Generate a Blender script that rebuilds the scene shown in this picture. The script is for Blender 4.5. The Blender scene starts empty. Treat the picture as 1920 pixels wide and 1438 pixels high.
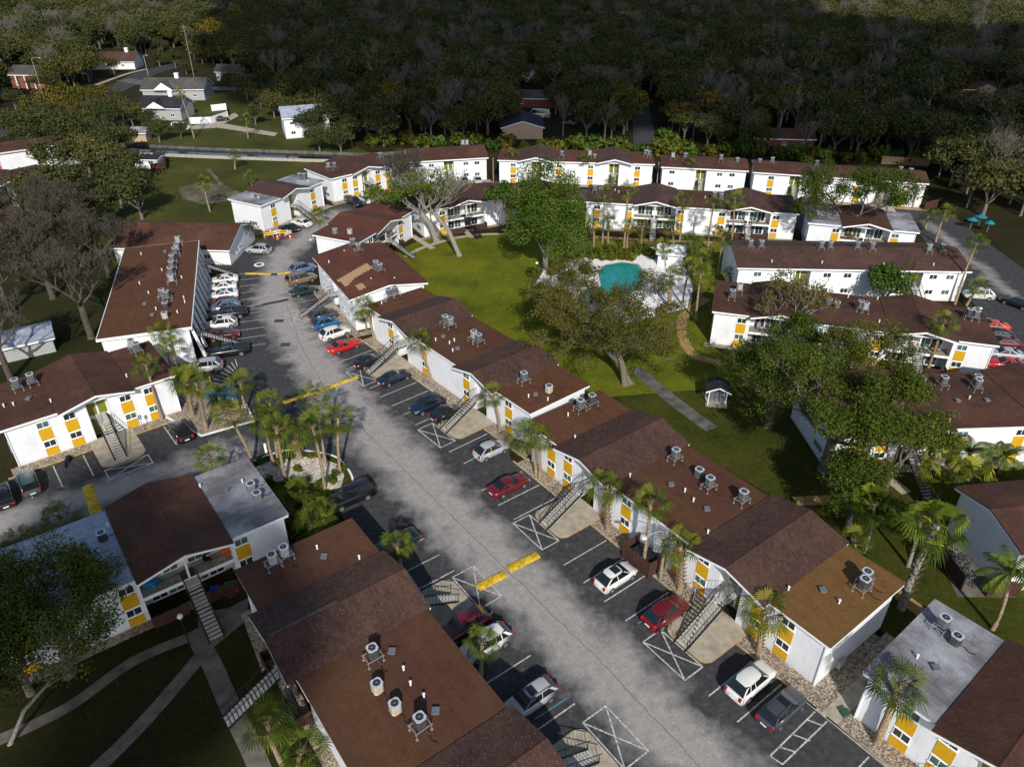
import bpy, bmesh, math, random
import numpy as np
from mathutils import Vector, Matrix
R = math.radians
S = bpy.context.scene
C = S.collection
random.seed(7)

# ------------------------------------------------------------------ camera, world, sun
HC = 52.0                       # drone height above the ground, metres
PITCH, ROLL, FPX = R(31.935), R(0.104), 1392.3
cam = bpy.data.objects.new('Camera', bpy.data.cameras.new('Camera')); C.objects.link(cam)
cam.data.sensor_width = 36.0; cam.data.lens = FPX/1920*36.0
cam.data.clip_start = 1.0; cam.data.clip_end = 4000
_F = np.array([0, math.cos(PITCH), -math.sin(PITCH)]); _R = np.array([1., 0, 0]); _U = np.array([0, math.sin(PITCH), math.cos(PITCH)])
RV = _R*math.cos(ROLL)+_U*math.sin(ROLL); UV = -_R*math.sin(ROLL)+_U*math.cos(ROLL)
cam.matrix_world = Matrix(((RV[0], UV[0], -_F[0], 0), (RV[1], UV[1], -_F[1], 0), (RV[2], UV[2], -_F[2], HC), (0, 0, 0, 1)))
S.camera = cam
S.render.resolution_x = 1024; S.render.resolution_y = 766

SUN_EL, SUN_DIR = R(34), (0.122, -0.993)     # towards the sun, horizontally
w = bpy.data.worlds.new('World'); S.world = w; w.use_nodes = True
nt = w.node_tree; bg = nt.nodes['Background']; sky = nt.nodes.new('ShaderNodeTexSky')
sky.sky_type = 'NISHITA'; sky.sun_disc = False; sky.sun_elevation = SUN_EL
sky.sun_rotation = math.atan2(SUN_DIR[0], SUN_DIR[1])
nt.links.new(sky.outputs[0], bg.inputs[0]); bg.inputs[1].default_value = 0.12
sl = bpy.data.lights.new('sun', 'SUN'); sl.energy = 4.0; sl.angle = R(0.53); sl.color = (1.0, 0.955, 0.88)
sun = bpy.data.objects.new('sun', sl); C.objects.link(sun)
sd = Vector((SUN_DIR[0]*math.cos(SUN_EL), SUN_DIR[1]*math.cos(SUN_EL), math.sin(SUN_EL)))
sun.rotation_euler = sd.to_track_quat('Z', 'Y').to_euler(); sun.location = (0, -100, 200)
S.view_settings.view_transform = 'Standard'; S.view_settings.look = 'None'
S.view_settings.exposure = 0.15; S.view_settings.gamma = 1.0
S.render.engine = 'CYCLES'

def G(px, py, h=0.0):
    """ground-plan position (metres) of image pixel px,py projected through the fitted camera to height h"""
    a = (px-960)/FPX; b = -(py-719)/FPX
    d = _F+a*RV+b*UV; t = (h-HC)/d[2]
    return np.array([d[0]*t, d[1]*t])
def depth_of(x, y, z):
    return float(np.dot(np.array([x, y, z-HC]), _F))
def px_of(x, y, z=0):
    d = np.array([x, y, z-HC]); k = np.dot(d, _F)
    return 960+FPX*np.dot(d, RV)/k, 719-FPX*np.dot(d, UV)/k
def height_at(base, px, py):
    """height and plan position on the sight line of px,py that lies closest to the vertical over base"""
    best = None
    for i in range(0, 200):
        h = i*0.15; q = G(px, py, h); dd = (q[0]-base[0])**2+(q[1]-base[1])**2
        if best is None or dd < best[0]: best = (dd, h, q)
    return best[1], best[2]

# ------------------------------------------------------------------ tags
def tag(o, label=None, cat=None, group=None, kind=None):
    if label: o['label'] = label
    if cat: o['category'] = cat
    if group: o['group'] = group
    if kind: o['kind'] = kind
    return o
def empty(name, loc, rz=0, label=None, cat=None, group=None):
    o = bpy.data.objects.new(name, None); C.objects.link(o); o.location = loc; o.rotation_euler = (0, 0, rz)
    o.empty_display_size = 0.3
    return tag(o, label, cat, group)

# ------------------------------------------------------------------ materials
MATS = {}
def _mat(name):
    m = bpy.data.materials.new(name); m.use_nodes = True; MATS[name] = m
    return m, m.node_tree, m.node_tree.nodes['Principled BSDF']
def rgb(c): return (c[0], c[1], c[2], 1)
def N(nt, typ, **k):
    n = nt.nodes.new(typ)
    for a, v in k.items(): setattr(n, a, v)
    return n
def ramp(nt, fac, stops):
    r = N(nt, 'ShaderNodeValToRGB'); nt.links.new(fac, r.inputs[0])
    el = r.color_ramp.elements
    while len(el) < len(stops): el.new(0.5)
    for e, (p, c) in zip(el, stops): e.position = p; e.color = rgb(c)
    return r.outputs[0]
def noise(nt, vec, scale, detail=4, rough=0.55):
    n = N(nt, 'ShaderNodeTexNoise'); n.inputs['Scale'].default_value = scale; n.inputs['Detail'].default_value = detail
    n.inputs['Roughness'].default_value = rough; nt.links.new(vec, n.inputs['Vector']); return n.outputs[0]
def mix(nt, fac, a, b, blend='MIX'):
    m = N(nt, 'ShaderNodeMix', data_type='RGBA', blend_type=blend)
    for s, v in ((m.inputs[0], fac), (m.inputs[6], a), (m.inputs[7], b)):
        if isinstance(v, (int, float)): s.default_value = v
        elif isinstance(v, tuple): s.default_value = rgb(v)
        else: nt.links.new(v, s)
    return m.outputs[2]
def math_(nt, op, a, b=None, clamp=False):
    m = N(nt, 'ShaderNodeMath', operation=op, use_clamp=clamp)
    for s, v in ((m.inputs[0], a), (m.inputs[1], b)):
        if v is None: continue
        if isinstance(v, (int, float)): s.default_value = v
        else: nt.links.new(v, s)
    return m.outputs[0]
def bump(nt, b, h, strength=0.3, dist=0.02):
    n = N(nt, 'ShaderNodeBump'); n.inputs['Strength'].default_value = strength; n.inputs['Distance'].default_value = dist
    nt.links.new(h, n.inputs['Height']); nt.links.new(n.outputs[0], b.inputs['Normal'])
def objco(nt): return N(nt, 'ShaderNodeTexCoord').outputs['Object']
def geo(nt): return N(nt, 'ShaderNodeNewGeometry').outputs['Position']

def plain(name, col, rough=0.6, metal=0.0, var=0.12, scale=3.0, coat=0.0, spec=None):
    if name in MATS: return MATS[name]
    m, t, b = _mat(name)
    n = noise(t, objco(t), scale)
    c2 = tuple(x*(1-var*2) for x in col); c1 = tuple(min(1, x*(1+var)) for x in col)
    t.links.new(ramp(t, n, [(0.3, c2), (0.7, c1)]), b.inputs['Base Color'])
    b.inputs['Roughness'].default_value = rough; b.inputs['Metallic'].default_value = metal
    if coat: b.inputs['Coat Weight'].default_value = coat; b.inputs['Coat Roughness'].default_value = 0.08
    if spec is not None: b.inputs['Specular IOR Level'].default_value = spec
    return m
def paint(name, col):
    return plain('paint_'+name, col, 0.35, 0.0, 0.04, 1.0, coat=0.7)

def m_siding():
    m, t, b = _mat('white_siding'); co = objco(t)
    sep = N(t, 'ShaderNodeSeparateXYZ'); t.links.new(co, sep.inputs[0])
    fr = math_(t, 'FRACT', math_(t, 'MULTIPLY', sep.outputs[2], 5.0))
    line = math_(t, 'LESS_THAN', fr, 0.16)
    n = noise(t, co, 0.6, 5); n2 = noise(t, co, 9.0, 3)
    base = ramp(t, n, [(0.25, (0.76, 0.78, 0.82)), (0.6, (0.88, 0.89, 0.91))])
    base = mix(t, math_(t, 'MULTIPLY', n2, 0.18), base, (0.55, 0.56, 0.58))
    mp = N(t, 'ShaderNodeMapping'); mp.inputs['Scale'].default_value = (2.2, 2.2, 0.22); t.links.new(co, mp.inputs['Vector'])
    st = noise(t, mp.outputs[0], 1.6, 6, 0.7)
    base = mix(t, ramp(t, st, [(0.5, (0, 0, 0)), (0.72, (0.45,)*3)]), base, (0.52, 0.51, 0.47))
    low = math_(t, 'SUBTRACT', 0.5, sep.outputs[2]); low = math_(t, 'MULTIPLY', math_(t, 'MAXIMUM', low, 0.0), 0.9)
    base = mix(t, low, base, (0.40, 0.36, 0.29))
    col = mix(t, math_(t, 'MULTIPLY', line, 0.6), base, (0.42, 0.44, 0.48))
    t.links.new(col, b.inputs['Base Color']); b.inputs['Roughness'].default_value = 0.75
    bump(t, b, fr, 0.4, 0.02)
m_siding()
def m_roof(name, c1, c2, c3, bw=0.3, rh=0.14, patch=0.5, seams=False):
    m, t, b = _mat(name); co = objco(t)
    br = N(t, 'ShaderNodeTexBrick'); t.links.new(co, br.inputs['Vector']); br.offset = 0.5
    br.inputs['Scale'].default_value = 1.0; br.inputs['Brick Width'].default_value = 0.9 if seams else bw
    br.inputs['Row Height'].default_value = 0.95 if seams else rh; br.inputs['Mortar Size'].default_value = 0.028 if seams else 0.03
    br.inputs['Color1'].default_value = rgb(c1); br.inputs['Color2'].default_value = rgb(c2); br.inputs['Mortar'].default_value = rgb(tuple(x*((0.72 if c1[0] > c1[2]*1.5 else 0.5) if seams else 0.38) for x in c1))
    if seams: br.inputs['Brick Width'].default_value = 3.6
    n = noise(t, co, 0.22, 5, 0.6); n2 = noise(t, co, 14.0, 2)
    col = mix(t, ramp(t, n, [(0.42, (0, 0, 0)), (0.68, (patch,)*3)]), br.outputs[0], c3)
    nl = noise(t, co, 1.1, 6, 0.7)
    col = mix(t, 0.5, col, ramp(t, nl, [(0.3, (0.6,)*3), (0.5, (1.0,)*3), (0.75, (1.35,)*3)]), 'MULTIPLY')
    col = mix(t, 0.5, col, ramp(t, n2, [(0.3, (0.35,)*3), (0.75, (1.45,)*3)]), 'MULTIPLY')
    t.links.new(col, b.inputs['Base Color']); b.inputs['Roughness'].default_value = 0.9
    b.inputs['Specular IOR Level'].default_value = 0.25
    bump(t, b, n2, 0.5, 0.02)
m_roof('shingle_brown', (0.117, 0.052, 0.035), (0.065, 0.030, 0.022), (0.153, 0.071, 0.040))
m_roof('shingle_plum', (0.111, 0.060, 0.049), (0.055, 0.029, 0.023), (0.131, 0.067, 0.047), 0.34, 0.2)
m_roof('roll_brown', (0.090, 0.037, 0.022), (0.081, 0.033, 0.020), (0.117, 0.060, 0.024), seams=True)
m_roof('roll_rust', (0.120, 0.051, 0.024), (0.105, 0.043, 0.022), (0.068, 0.028, 0.014), seams=True)
m_roof('roll_tan', (0.174, 0.091, 0.029), (0.158, 0.082, 0.027), (0.147, 0.070, 0.024), seams=True)
m_roof('roll_grey', (0.184, 0.178, 0.189), (0.151, 0.146, 0.157), (0.454, 0.464, 0.508), seams=True, patch=0.9)
m_roof('roll_white', (0.389, 0.432, 0.518), (0.356, 0.400, 0.486), (0.216, 0.238, 0.292), seams=True, patch=0.6)
m_roof('roll_redbrown', (0.156, 0.055, 0.035), (0.117, 0.042, 0.027), (0.162, 0.065, 0.037))
m_roof('slate_dark', (0.035, 0.038, 0.045), (0.025, 0.028, 0.034), (0.05, 0.05, 0.055))
m_roof('slate_grey', (0.12, 0.11, 0.10), (0.09, 0.08, 0.075), (0.15, 0.13, 0.12))

def m_asphalt():
    m, t, b = _mat('asphalt'); co = geo(t)
    lanes = []
    def seg(p, q, wd):
        p = G(*p); q = G(*q); d = q-p; L2 = float(d@d)
        v = N(t, 'ShaderNodeVectorMath', operation='SUBTRACT'); t.links.new(co, v.inputs[0]); v.inputs[1].default_value = (p[0], p[1], 0)
        dt = N(t, 'ShaderNodeVectorMath', operation='DOT_PRODUCT'); t.links.new(v.outputs[0], dt.inputs[0]); dt.inputs[1].default_value = (d[0]/L2, d[1]/L2, 0)
        s = math_(t, 'ADD', dt.outputs['Value'], 0.0, True)
        sc = N(t, 'ShaderNodeVectorMath', operation='SCALE'); sc.inputs[0].default_value = (d[0], d[1], 0); t.links.new(s, sc.inputs['Scale'])
        df = N(t, 'ShaderNodeVectorMath', operation='DISTANCE'); t.links.new(v.outputs[0], df.inputs[0]); t.links.new(sc.outputs[0], df.inputs[1])
        lanes.append(math_(t, 'SUBTRACT', df.outputs['Value'], wd))
    seg((1440, 1560), (840, 960), 2.9); seg((840, 960), (600, 700), 3.0); seg((600, 700), (515, 560), 2.9); seg((515, 560), (525, 480), 2.6)
    seg((0, 985), (430, 850), 2.2); seg((525, 480), (640, 400), 2.4); seg((1905, 560), (1740, 420), 0.6)
    d = lanes[0]
    for l in lanes[1:]: d = math_(t, 'MINIMUM', d, l)
    nb = noise(t, co, 0.35, 5, 0.6); ns = noise(t, co, 14.0, 3, 0.8); nm = noise(t, co, 1.6, 6, 0.65)
    d = math_(t, 'ADD', d, math_(t, 'MULTIPLY', math_(t, 'SUBTRACT', nb, 0.5), 6.5))
    f = math_(t, 'MULTIPLY', d, -0.34); f = math_(t, 'ADD', f, 0.5, True)
    dark = ramp(t, nm, [(0.25, (0.028, 0.028, 0.031)), (0.6, (0.060, 0.060, 0.064)), (0.82, (0.16, 0.158, 0.155))])
    light = ramp(t, nm, [(0.25, (0.25, 0.234, 0.22)), (0.7, (0.36, 0.34, 0.322))])
    col = mix(t, f, dark, light)
    col = mix(t, 0.75, col, ramp(t, ns, [(0.34, (0.62,)*3), (0.5, (1.0,)*3), (0.66, (1.42,)*3)]), 'MULTIPLY')
    # hairline cracks in the worn surface
    vo = N(t, 'ShaderNodeTexVoronoi', feature='DISTANCE_TO_EDGE'); vo.inputs['Scale'].default_value = 0.16
    wob = N(t, 'ShaderNodeVectorMath', operation='ADD'); t.links.new(co, wob.inputs[0])
    nv = N(t, 'ShaderNodeTexNoise'); nv.inputs['Scale'].default_value = 0.9; t.links.new(co, nv.inputs['Vector'])
    sv = N(t, 'ShaderNodeVectorMath', operation='SCALE'); t.links.new(nv.outputs[1], sv.inputs[0]); sv.inputs['Scale'].default_value = 1.6
    t.links.new(sv.outputs[0], wob.inputs[1]); t.links.new(wob.outputs[0], vo.inputs['Vector'])
    cr = math_(t, 'LESS_THAN', vo.outputs[0], 0.0035)
    col = mix(t, math_(t, 'MULTIPLY', cr, 0.16), col, (0.03, 0.03, 0.03))
    t.links.new(col, b.inputs['Base Color']); b.inputs['Roughness'].default_value = 0.9; b.inputs['Specular IOR Level'].default_value = 0.2
    bump(t, b, ns, 0.3, 0.01)
m_asphalt()
def m_grass(name, cs, sc=0.12):
    m, t, b = _mat(name); co = geo(t)
    n = noise(t, co, sc, 8, 0.62); n2 = noise(t, co, 2.2, 6, 0.75); n3 = noise(t, co, 13.0, 3, 0.8)
    col = ramp(t, n, [(0.28, cs[0]), (0.45, cs[1]), (0.62, cs[2]), (0.78, cs[3])])
    col = mix(t, 0.8, col, ramp(t, n2, [(0.3, (0.5,)*3), (0.5, (1.0,)*3), (0.72, (1.5, 1.45, 1.3))]), 'MULTIPLY')
    col = mix(t, 0.6, col, ramp(t, n3, [(0.35, (0.45,)*3), (0.65, (1.5,)*3)]), 'MULTIPLY')
    t.links.new(col, b.inputs['Base Color']); b.inputs['Roughness'].default_value = 1.0; b.inputs['Specular IOR Level'].default_value = 0.1
    bump(t, b, n3, 0.8, 0.05)
m_grass('lawn_grass', [(0.048, 0.056, 0.006), (0.098, 0.114, 0.008), (0.145, 0.155, 0.010), (0.15, 0.115, 0.035)], 0.11)
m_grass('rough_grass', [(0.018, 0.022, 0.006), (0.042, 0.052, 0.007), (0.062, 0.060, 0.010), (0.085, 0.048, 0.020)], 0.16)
m_grass('field_grass', [(0.030, 0.036, 0.009), (0.050, 0.056, 0.011), (0.070, 0.072, 0.016), (0.15, 0.12, 0.08)], 0.07)
m_grass('earth', [(0.05, 0.045, 0.02), (0.10, 0.085, 0.055), (0.17, 0.15, 0.11), (0.24, 0.21, 0.17)], 0.25)
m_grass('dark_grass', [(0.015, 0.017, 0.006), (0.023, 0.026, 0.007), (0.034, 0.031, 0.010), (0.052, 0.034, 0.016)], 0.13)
m_grass('forest_floor', [(0.018, 0.016, 0.006), (0.024, 0.022, 0.007), (0.034, 0.028, 0.010), (0.05, 0.035, 0.016)], 0.08)
def m_gravel(name, a, b_, c):
    m, t, b = _mat(name); co = geo(t)
    v = N(t, 'ShaderNodeTexVoronoi'); v.inputs['Scale'].default_value = 8.0; t.links.new(co, v.inputs['Vector'])
    sp = N(t, 'ShaderNodeSeparateColor'); t.links.new(v.outputs['Color'], sp.inputs[0])
    col = ramp(t, sp.outputs[0], [(0.15, a), (0.5, b_), (0.85, c)])
    n = noise(t, co, 1.2, 4); col = mix(t, 0.5, col, ramp(t, n, [(0.3, (0.6,)*3), (0.7, (1.2,)*3)]), 'MULTIPLY')
    t.links.new(col, b.inputs['Base Color']); b.inputs['Roughness'].default_value = 0.95
    bump(t, b, v.outputs['Distance'], 0.8, 0.06)
m_gravel('river_stone', (0.15, 0.105, 0.075), (0.28, 0.22, 0.16), (0.44, 0.385, 0.30))
m_gravel('white_stone', (0.30, 0.25, 0.19), (0.56, 0.51, 0.42), (0.76, 0.71, 0.62))
plain('concrete', (0.40, 0.35, 0.27), 0.9, var=0.14, scale=1.2)
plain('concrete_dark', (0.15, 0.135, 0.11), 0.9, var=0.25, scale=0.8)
plain('path_tan', (0.34, 0.22, 0.075), 0.9, var=0.15, scale=1.0)
plain('path_grey', (0.12, 0.115, 0.10), 0.9, var=0.3, scale=0.7)
plain('deck_white', (0.84, 0.83, 0.82), 0.8, var=0.08)
plain('kerb', (0.42, 0.38, 0.32), 0.9, var=0.2)
plain('kerb_yellow', (0.42, 0.25, 0.03), 0.9, var=0.3)
plain('line_white', (0.52, 0.52, 0.50), 0.9, var=0.32, scale=5)
plain('line_blue', (0.10, 0.24, 0.34), 0.9, var=0.3, scale=5)
plain('bump_yellow', (0.62, 0.40, 0.02), 0.85, var=0.3, scale=4)
plain('crack_fill', (0.10, 0.095, 0.09), 0.9)
plain('tread_grey', (0.50, 0.49, 0.46), 0.85, var=0.12)
plain('manhole', (0.05, 0.05, 0.05), 0.7)
plain('white_trim', (0.86, 0.87, 0.89), 0.6, var=0.04)
plain('yellow_panel', (0.63, 0.345, 0.004), 0.6, var=0.06, scale=2)
plain('olive_door', (0.17, 0.17, 0.012), 0.5, var=0.08)
plain('glass_dark', (0.035, 0.045, 0.045), 0.12, var=0.3, scale=1.2, spec=0.8)
plain('glass_green', (0.09, 0.17, 0.14), 0.12, var=0.3, scale=1.0, spec=0.8)
plain('black_iron', (0.012, 0.012, 0.013), 0.5)
plain('brown_fence', (0.060, 0.022, 0.014), 0.85, var=0.2)
plain('wood_fence', (0.22, 0.15, 0.09), 0.9, var=0.25)
plain('wood_pole', (0.30, 0.24, 0.17), 0.9, var=0.2)
plain('ac_metal', (0.30, 0.32, 0.34), 0.4, 0.6, 0.15)
plain('ac_dark', (0.075, 0.085, 0.085), 0.5, 0.3, 0.2)
plain('ac_beige', (0.48, 0.43, 0.33), 0.6, 0.0, 0.12)
plain('ac_sage', (0.27, 0.32, 0.27), 0.6, 0.0, 0.12)
plain('ac_top', (0.62, 0.64, 0.68), 0.4, 0.3, 0.08)
plain('fan_black', (0.012, 0.015, 0.017), 0.5)
plain('galv', (0.42, 0.42, 0.44), 0.45, 0.4, 0.1)
plain('bark', (0.17, 0.14, 0.11), 0.95, var=0.3, scale=5)
plain('bark_pale', (0.27, 0.24, 0.20), 0.95, var=0.25, scale=5)
plain('twig_pale', (0.15, 0.132, 0.11), 0.95, var=0.25)
plain('twig', (0.078, 0.065, 0.050), 0.95, var=0.25)
plain('palm_bark', (0.33, 0.24, 0.15), 0.95, var=0.35, scale=7)
plain('palm_boot', (0.22, 0.15, 0.10), 0.95, var=0.4, scale=9)
plain('tyre', (0.012, 0.012, 0.012), 0.8)
plain('rim', (0.45, 0.46, 0.48), 0.3, 0.7, 0.1)
plain('car_glass', (0.010, 0.014, 0.016), 0.06, var=0.2, spec=0.9)
plain('lamp_red', (0.42, 0.015, 0.012), 0.2, var=0.1, coat=0.6)
plain('lamp_clear', (0.60, 0.62, 0.62), 0.15, var=0.1, coat=0.6)
plain('tan_shingle_patch', (0.42, 0.26, 0.13), 0.9, var=0.15, scale=6)
plain('brick', (0.22, 0.075, 0.045), 0.9, var=0.25)
plain('beige_wall', (0.50, 0.36, 0.24), 0.85, var=0.1)
plain('grey_wall', (0.36, 0.38, 0.37), 0.85, var=0.1)
plain('blue_tarp', (0.012, 0.27, 0.55), 0.5, var=0.15)
plain('teal', (0.01, 0.20, 0.26), 0.5, var=0.15)
plain('orange', (0.75, 0.12, 0.03), 0.5, var=0.08)
plain('red', (0.45, 0.02, 0.02), 0.5, var=0.1)
plain('green_box', (0.03, 0.09, 0.05), 0.6)
plain('yellow_paint', (0.65, 0.48, 0.02), 0.5)
plain('skin', (0.40, 0.24, 0.16), 0.6)
plain('globe', (0.80, 0.80, 0.78), 0.3, var=0.02)
def m_water(name, col, rough, sc):
    m, t, b = _mat(name); n = noise(t, geo(t), sc, 3)
    t.links.new(ramp(t, n, [(0.3, tuple(x*0.75 for x in col)), (0.7, col)]), b.inputs['Base Color'])
    b.inputs['Roughness'].default_value = rough; bump(t, b, n, 0.25, 0.05)
m_water('pool_water', (0.012, 0.27, 0.25), 0.08, 0.8); m_water('canal_water', (0.010, 0.014, 0.016), 0.06, 1.5)
def m_leaf(name, cols, var=0.5):
    m, t, b = _mat(name)
    at = N(t, 'ShaderNodeAttribute', attribute_name='tint'); oi = N(t, 'ShaderNodeObjectInfo')
    col = ramp(t, at.outputs['Fac'], [(i/(len(cols)-1), c) for i, c in enumerate(cols)])
    rr = ramp(t, oi.outputs['Random'], [(0.0, (0.72, 0.80, 0.72)), (0.5, (1.0, 1.0, 1.0)), (1.0, (1.35, 1.15, 0.95))])
    col = mix(t, 1.0, col, rr, 'MULTIPLY')
    t.links.new(col, b.inputs['Base Color']); b.inputs['Roughness'].default_value = 0.6
    b.inputs['Specular IOR Level'].default_value = 0.08
m_leaf('leaf_oak', [(0.014, 0.026, 0.004), (0.032, 0.052, 0.006), (0.060, 0.084, 0.009), (0.10, 0.12, 0.018)])
m_leaf('leaf_forest', [(0.018, 0.024, 0.008), (0.036, 0.044, 0.013), (0.058, 0.064, 0.020), (0.092, 0.085, 0.034)])
m_leaf('leaf_magnolia', [(0.014, 0.034, 0.005), (0.030, 0.062, 0.008), (0.052, 0.092, 0.012), (0.11, 0.145, 0.035)])
m_leaf('leaf_autumn', [(0.026, 0.032, 0.005), (0.055, 0.062, 0.008), (0.090, 0.088, 0.012), (0.17, 0.085, 0.018)])
m_leaf('leaf_yellow', [(0.03, 0.03, 0.005), (0.07, 0.06, 0.008), (0.11, 0.085, 0.012), (0.15, 0.105, 0.016)])
m_leaf('leaf_palm', [(0.018, 0.028, 0.005), (0.045, 0.068, 0.008), (0.10, 0.135, 0.012), (0.19, 0.17, 0.04)])
m_leaf('leaf_washingtonia', [(0.022, 0.034, 0.005), (0.06, 0.085, 0.008), (0.13, 0.16, 0.014), (0.24, 0.25, 0.03)])
m_leaf('leaf_bamboo', [(0.035, 0.035, 0.006), (0.065, 0.06, 0.008), (0.10, 0.085, 0.012), (0.13, 0.10, 0.02)])

# ------------------------------------------------------------------ mesh helpers
class MB:
    def __init__(s): s.v = []; s.f = []; s.m = []; s.t = []
    def add(s, vs, fs, mi=0):
        k = len(s.v); s.v += [tuple(v) for v in vs]; s.f += [tuple(i+k for i in f) for f in fs]; s.m += [mi]*len(fs); return s
    def box(s, x0, y0, z0, x1, y1, z1, mi=0):
        return s.add([(x0, y0, z0), (x1, y0, z0), (x1, y1, z0), (x0, y1, z0), (x0, y0, z1), (x1, y0, z1), (x1, y1, z1), (x0, y1, z1)],
                     [(0, 3, 2, 1), (4, 5, 6, 7), (0, 1, 5, 4), (1, 2, 6, 5), (2, 3, 7, 6), (3, 0, 4, 7)], mi)
    def bar(s, a, b, r=0.02, mi=0, r2=None, n=4):
        a = Vector(a); b = Vector(b); d = b-a
        if d.length < 1e-6: return s
        q = d.to_track_quat('Z', 'Y'); r2 = r if r2 is None else r2
        vs = []
        for p, rr in ((a, r), (b, r2)):
            for i in range(n):
                an = 2*math.pi*(i+0.5)/n; vs.append(p+q@Vector((rr*math.cos(an), rr*math.sin(an), 0)))
        fs = [(i, (i+1) % n, n+(i+1) % n, n+i) for i in range(n)]+[tuple(range(n-1, -1, -1)), tuple(range(n, 2*n))]
        return s.add(vs, fs, mi)
    def tube(s, pts, rs, n=6, mi=0):
        k = len(s.v); prev = None
        for i, p in enumerate(pts):
            p = Vector(p); d = (Vector(pts[min(i+1, len(pts)-1)])-Vector(pts[max(i-1, 0)]))
            q = d.to_track_quat('Z', 'Y')
            for j in range(n):
                an = 2*math.pi*j/n; s.v.append(tuple(p+q@Vector((rs[i]*math.cos(an), rs[i]*math.sin(an), 0))))
        for i in range(len(pts)-1):
            for j in range(n):
                s.f.append((k+i*n+j, k+i*n+(j+1) % n, k+(i+1)*n+(j+1) % n, k+(i+1)*n+j)); s.m.append(mi)
        s.f.append(tuple(k+(len(pts)-1)*n+j for j in range(n))); s.m.append(mi)
        return s
    def prism(s, poly, z0, z1, mi=0, mside=None):
        n = len(poly); vs = [(p[0], p[1], z0) for p in poly]+[(p[0], p[1], z1) for p in poly]
        s.add(vs, [tuple(range(n-1, -1, -1))], mi if mside is None else mside)
        k = len(s.v)-2*n
        s.f.append(tuple(k+n+i for i in range(n))); s.m.append(mi)
        for i in range(n): s.f.append((k+i, k+(i+1) % n, k+n+(i+1) % n, k+n+i)); s.m.append(mi if mside is None else mside)
        return s
    def yprism(s, poly, y0, y1, mi=0):      # polygon in x,z swept along y
        n = len(poly); vs = [(p[0], y0, p[1]) for p in poly]+[(p[0], y1, p[1]) for p in poly]
        s.add(vs, [tuple(range(n)), tuple(range(2*n-1, n-1, -1))]+[(i, n+i, n+(i+1) % n, (i+1) % n) for i in range(n)], mi); return s
    def xprism(s, poly, x0, x1, mi=0):      # polygon in y,z swept along x
        n = len(poly); vs = [(x0, p[0], p[1]) for p in poly]+[(x1, p[0], p[1]) for p in poly]
        s.add(vs, [tuple(range(n-1, -1, -1)), tuple(range(n, 2*n))]+[(i, (i+1) % n, n+(i+1) % n, n+i) for i in range(n)], mi); return s
    def cyl(s, x, y, z0, z1, r, n=12, mi=0, r2=None):
        return s.bar((x, y, z0), (x, y, z1), r, mi, r2, n)
    def sphere(s, c, r, n=10, m=6, mi=0, sq=1.0):
        vs = [(c[0], c[1], c[2]-r*sq)]
        for i in range(1, m):
            a = -math.pi/2+math.pi*i/m
            for j in range(n): b = 2*math.pi*j/n; vs.append((c[0]+r*math.cos(a)*math.cos(b), c[1]+r*math.cos(a)*math.sin(b), c[2]+r*sq*math.sin(a)))
        vs.append((c[0], c[1], c[2]+r*sq)); fs = [(0, 1+(j+1) % n, 1+j) for j in range(n)]
        for i in range(m-2):
            for j in range(n): a = 1+i*n+j; b = 1+i*n+(j+1) % n; fs.append((a, b, b+n, a+n))
        L = len(vs)-1; fs += [(L, 1+(m-2)*n+j, 1+(m-2)*n+(j+1) % n) for j in range(n)]
        return s.add(vs, fs, mi)
    def mesh(s, name, mats, smooth=False, tints=None):
        me = bpy.data.meshes.new(name); me.from_pydata(s.v, [], s.f)
        for m in (mats if isinstance(mats, (list, tuple)) else [mats]): me.materials.append(MATS[m] if isinstance(m, str) else m)
        if any(s.m): me.polygons.foreach_set('material_index', s.m)
        if smooth: me.polygons.foreach_set('use_smooth', [True]*len(s.f))
        if tints is not None:
            a = me.attributes.new('tint', 'FLOAT', 'FACE'); a.data.foreach_set('value', tints)
        me.update(); return me
    def build(s, name, mats, parent=None, loc=None, rz=0, smooth=False, kind=None):
        return put(name, s.mesh(name, mats, smooth), parent, loc, rz, kind)
def build_each(mb, name, mats, parent=None, loc=None, rz=0, kind=None):
    par = list(range(len(mb.v)))
    def fd(a):
        while par[a] != a: par[a] = par[par[a]]; a = par[a]
        return a
    for f in mb.f:
        for i in f[1:]:
            a, b = fd(f[0]), fd(i)
            if a != b: par[b] = a
    comp = {}
    for f, mi in zip(mb.f, mb.m): comp.setdefault(fd(f[0]), []).append((f, mi))
    out = []
    for fs in comp.values():
        idx = {}; m = MB()
        for f, mi in fs:
            for i in f:
                if i not in idx: idx[i] = len(m.v); m.v.append(mb.v[i])
            m.f.append(tuple(idx[i] for i in f)); m.m.append(mi)
        out.append(m.build(name, mats, parent, loc, rz, kind=kind))
    return out
def put(name, me, parent=None, loc=None, rz=0, kind=None, scale=None):
    o = bpy.data.objects.new(name, me); C.objects.link(o)
    if parent is not None: o.parent = parent
    if loc is not None: o.location = loc
    if rz: o.rotation_euler = (0, 0, rz)
    if scale is not None: o.scale = scale if isinstance(scale, tuple) else (scale,)*3
    if kind: o['kind'] = kind
    return o
CACHE = {}
def cached(key, fn):
    if key not in CACHE: CACHE[key] = fn()
    return CACHE[key]
def sheet(name, pxpts, z, mat, kind='structure', thick=0.0, side=None):
    pts = [G(*p) for p in pxpts]; return wsheet(name, pts, z, mat, kind, thick, side)
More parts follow.
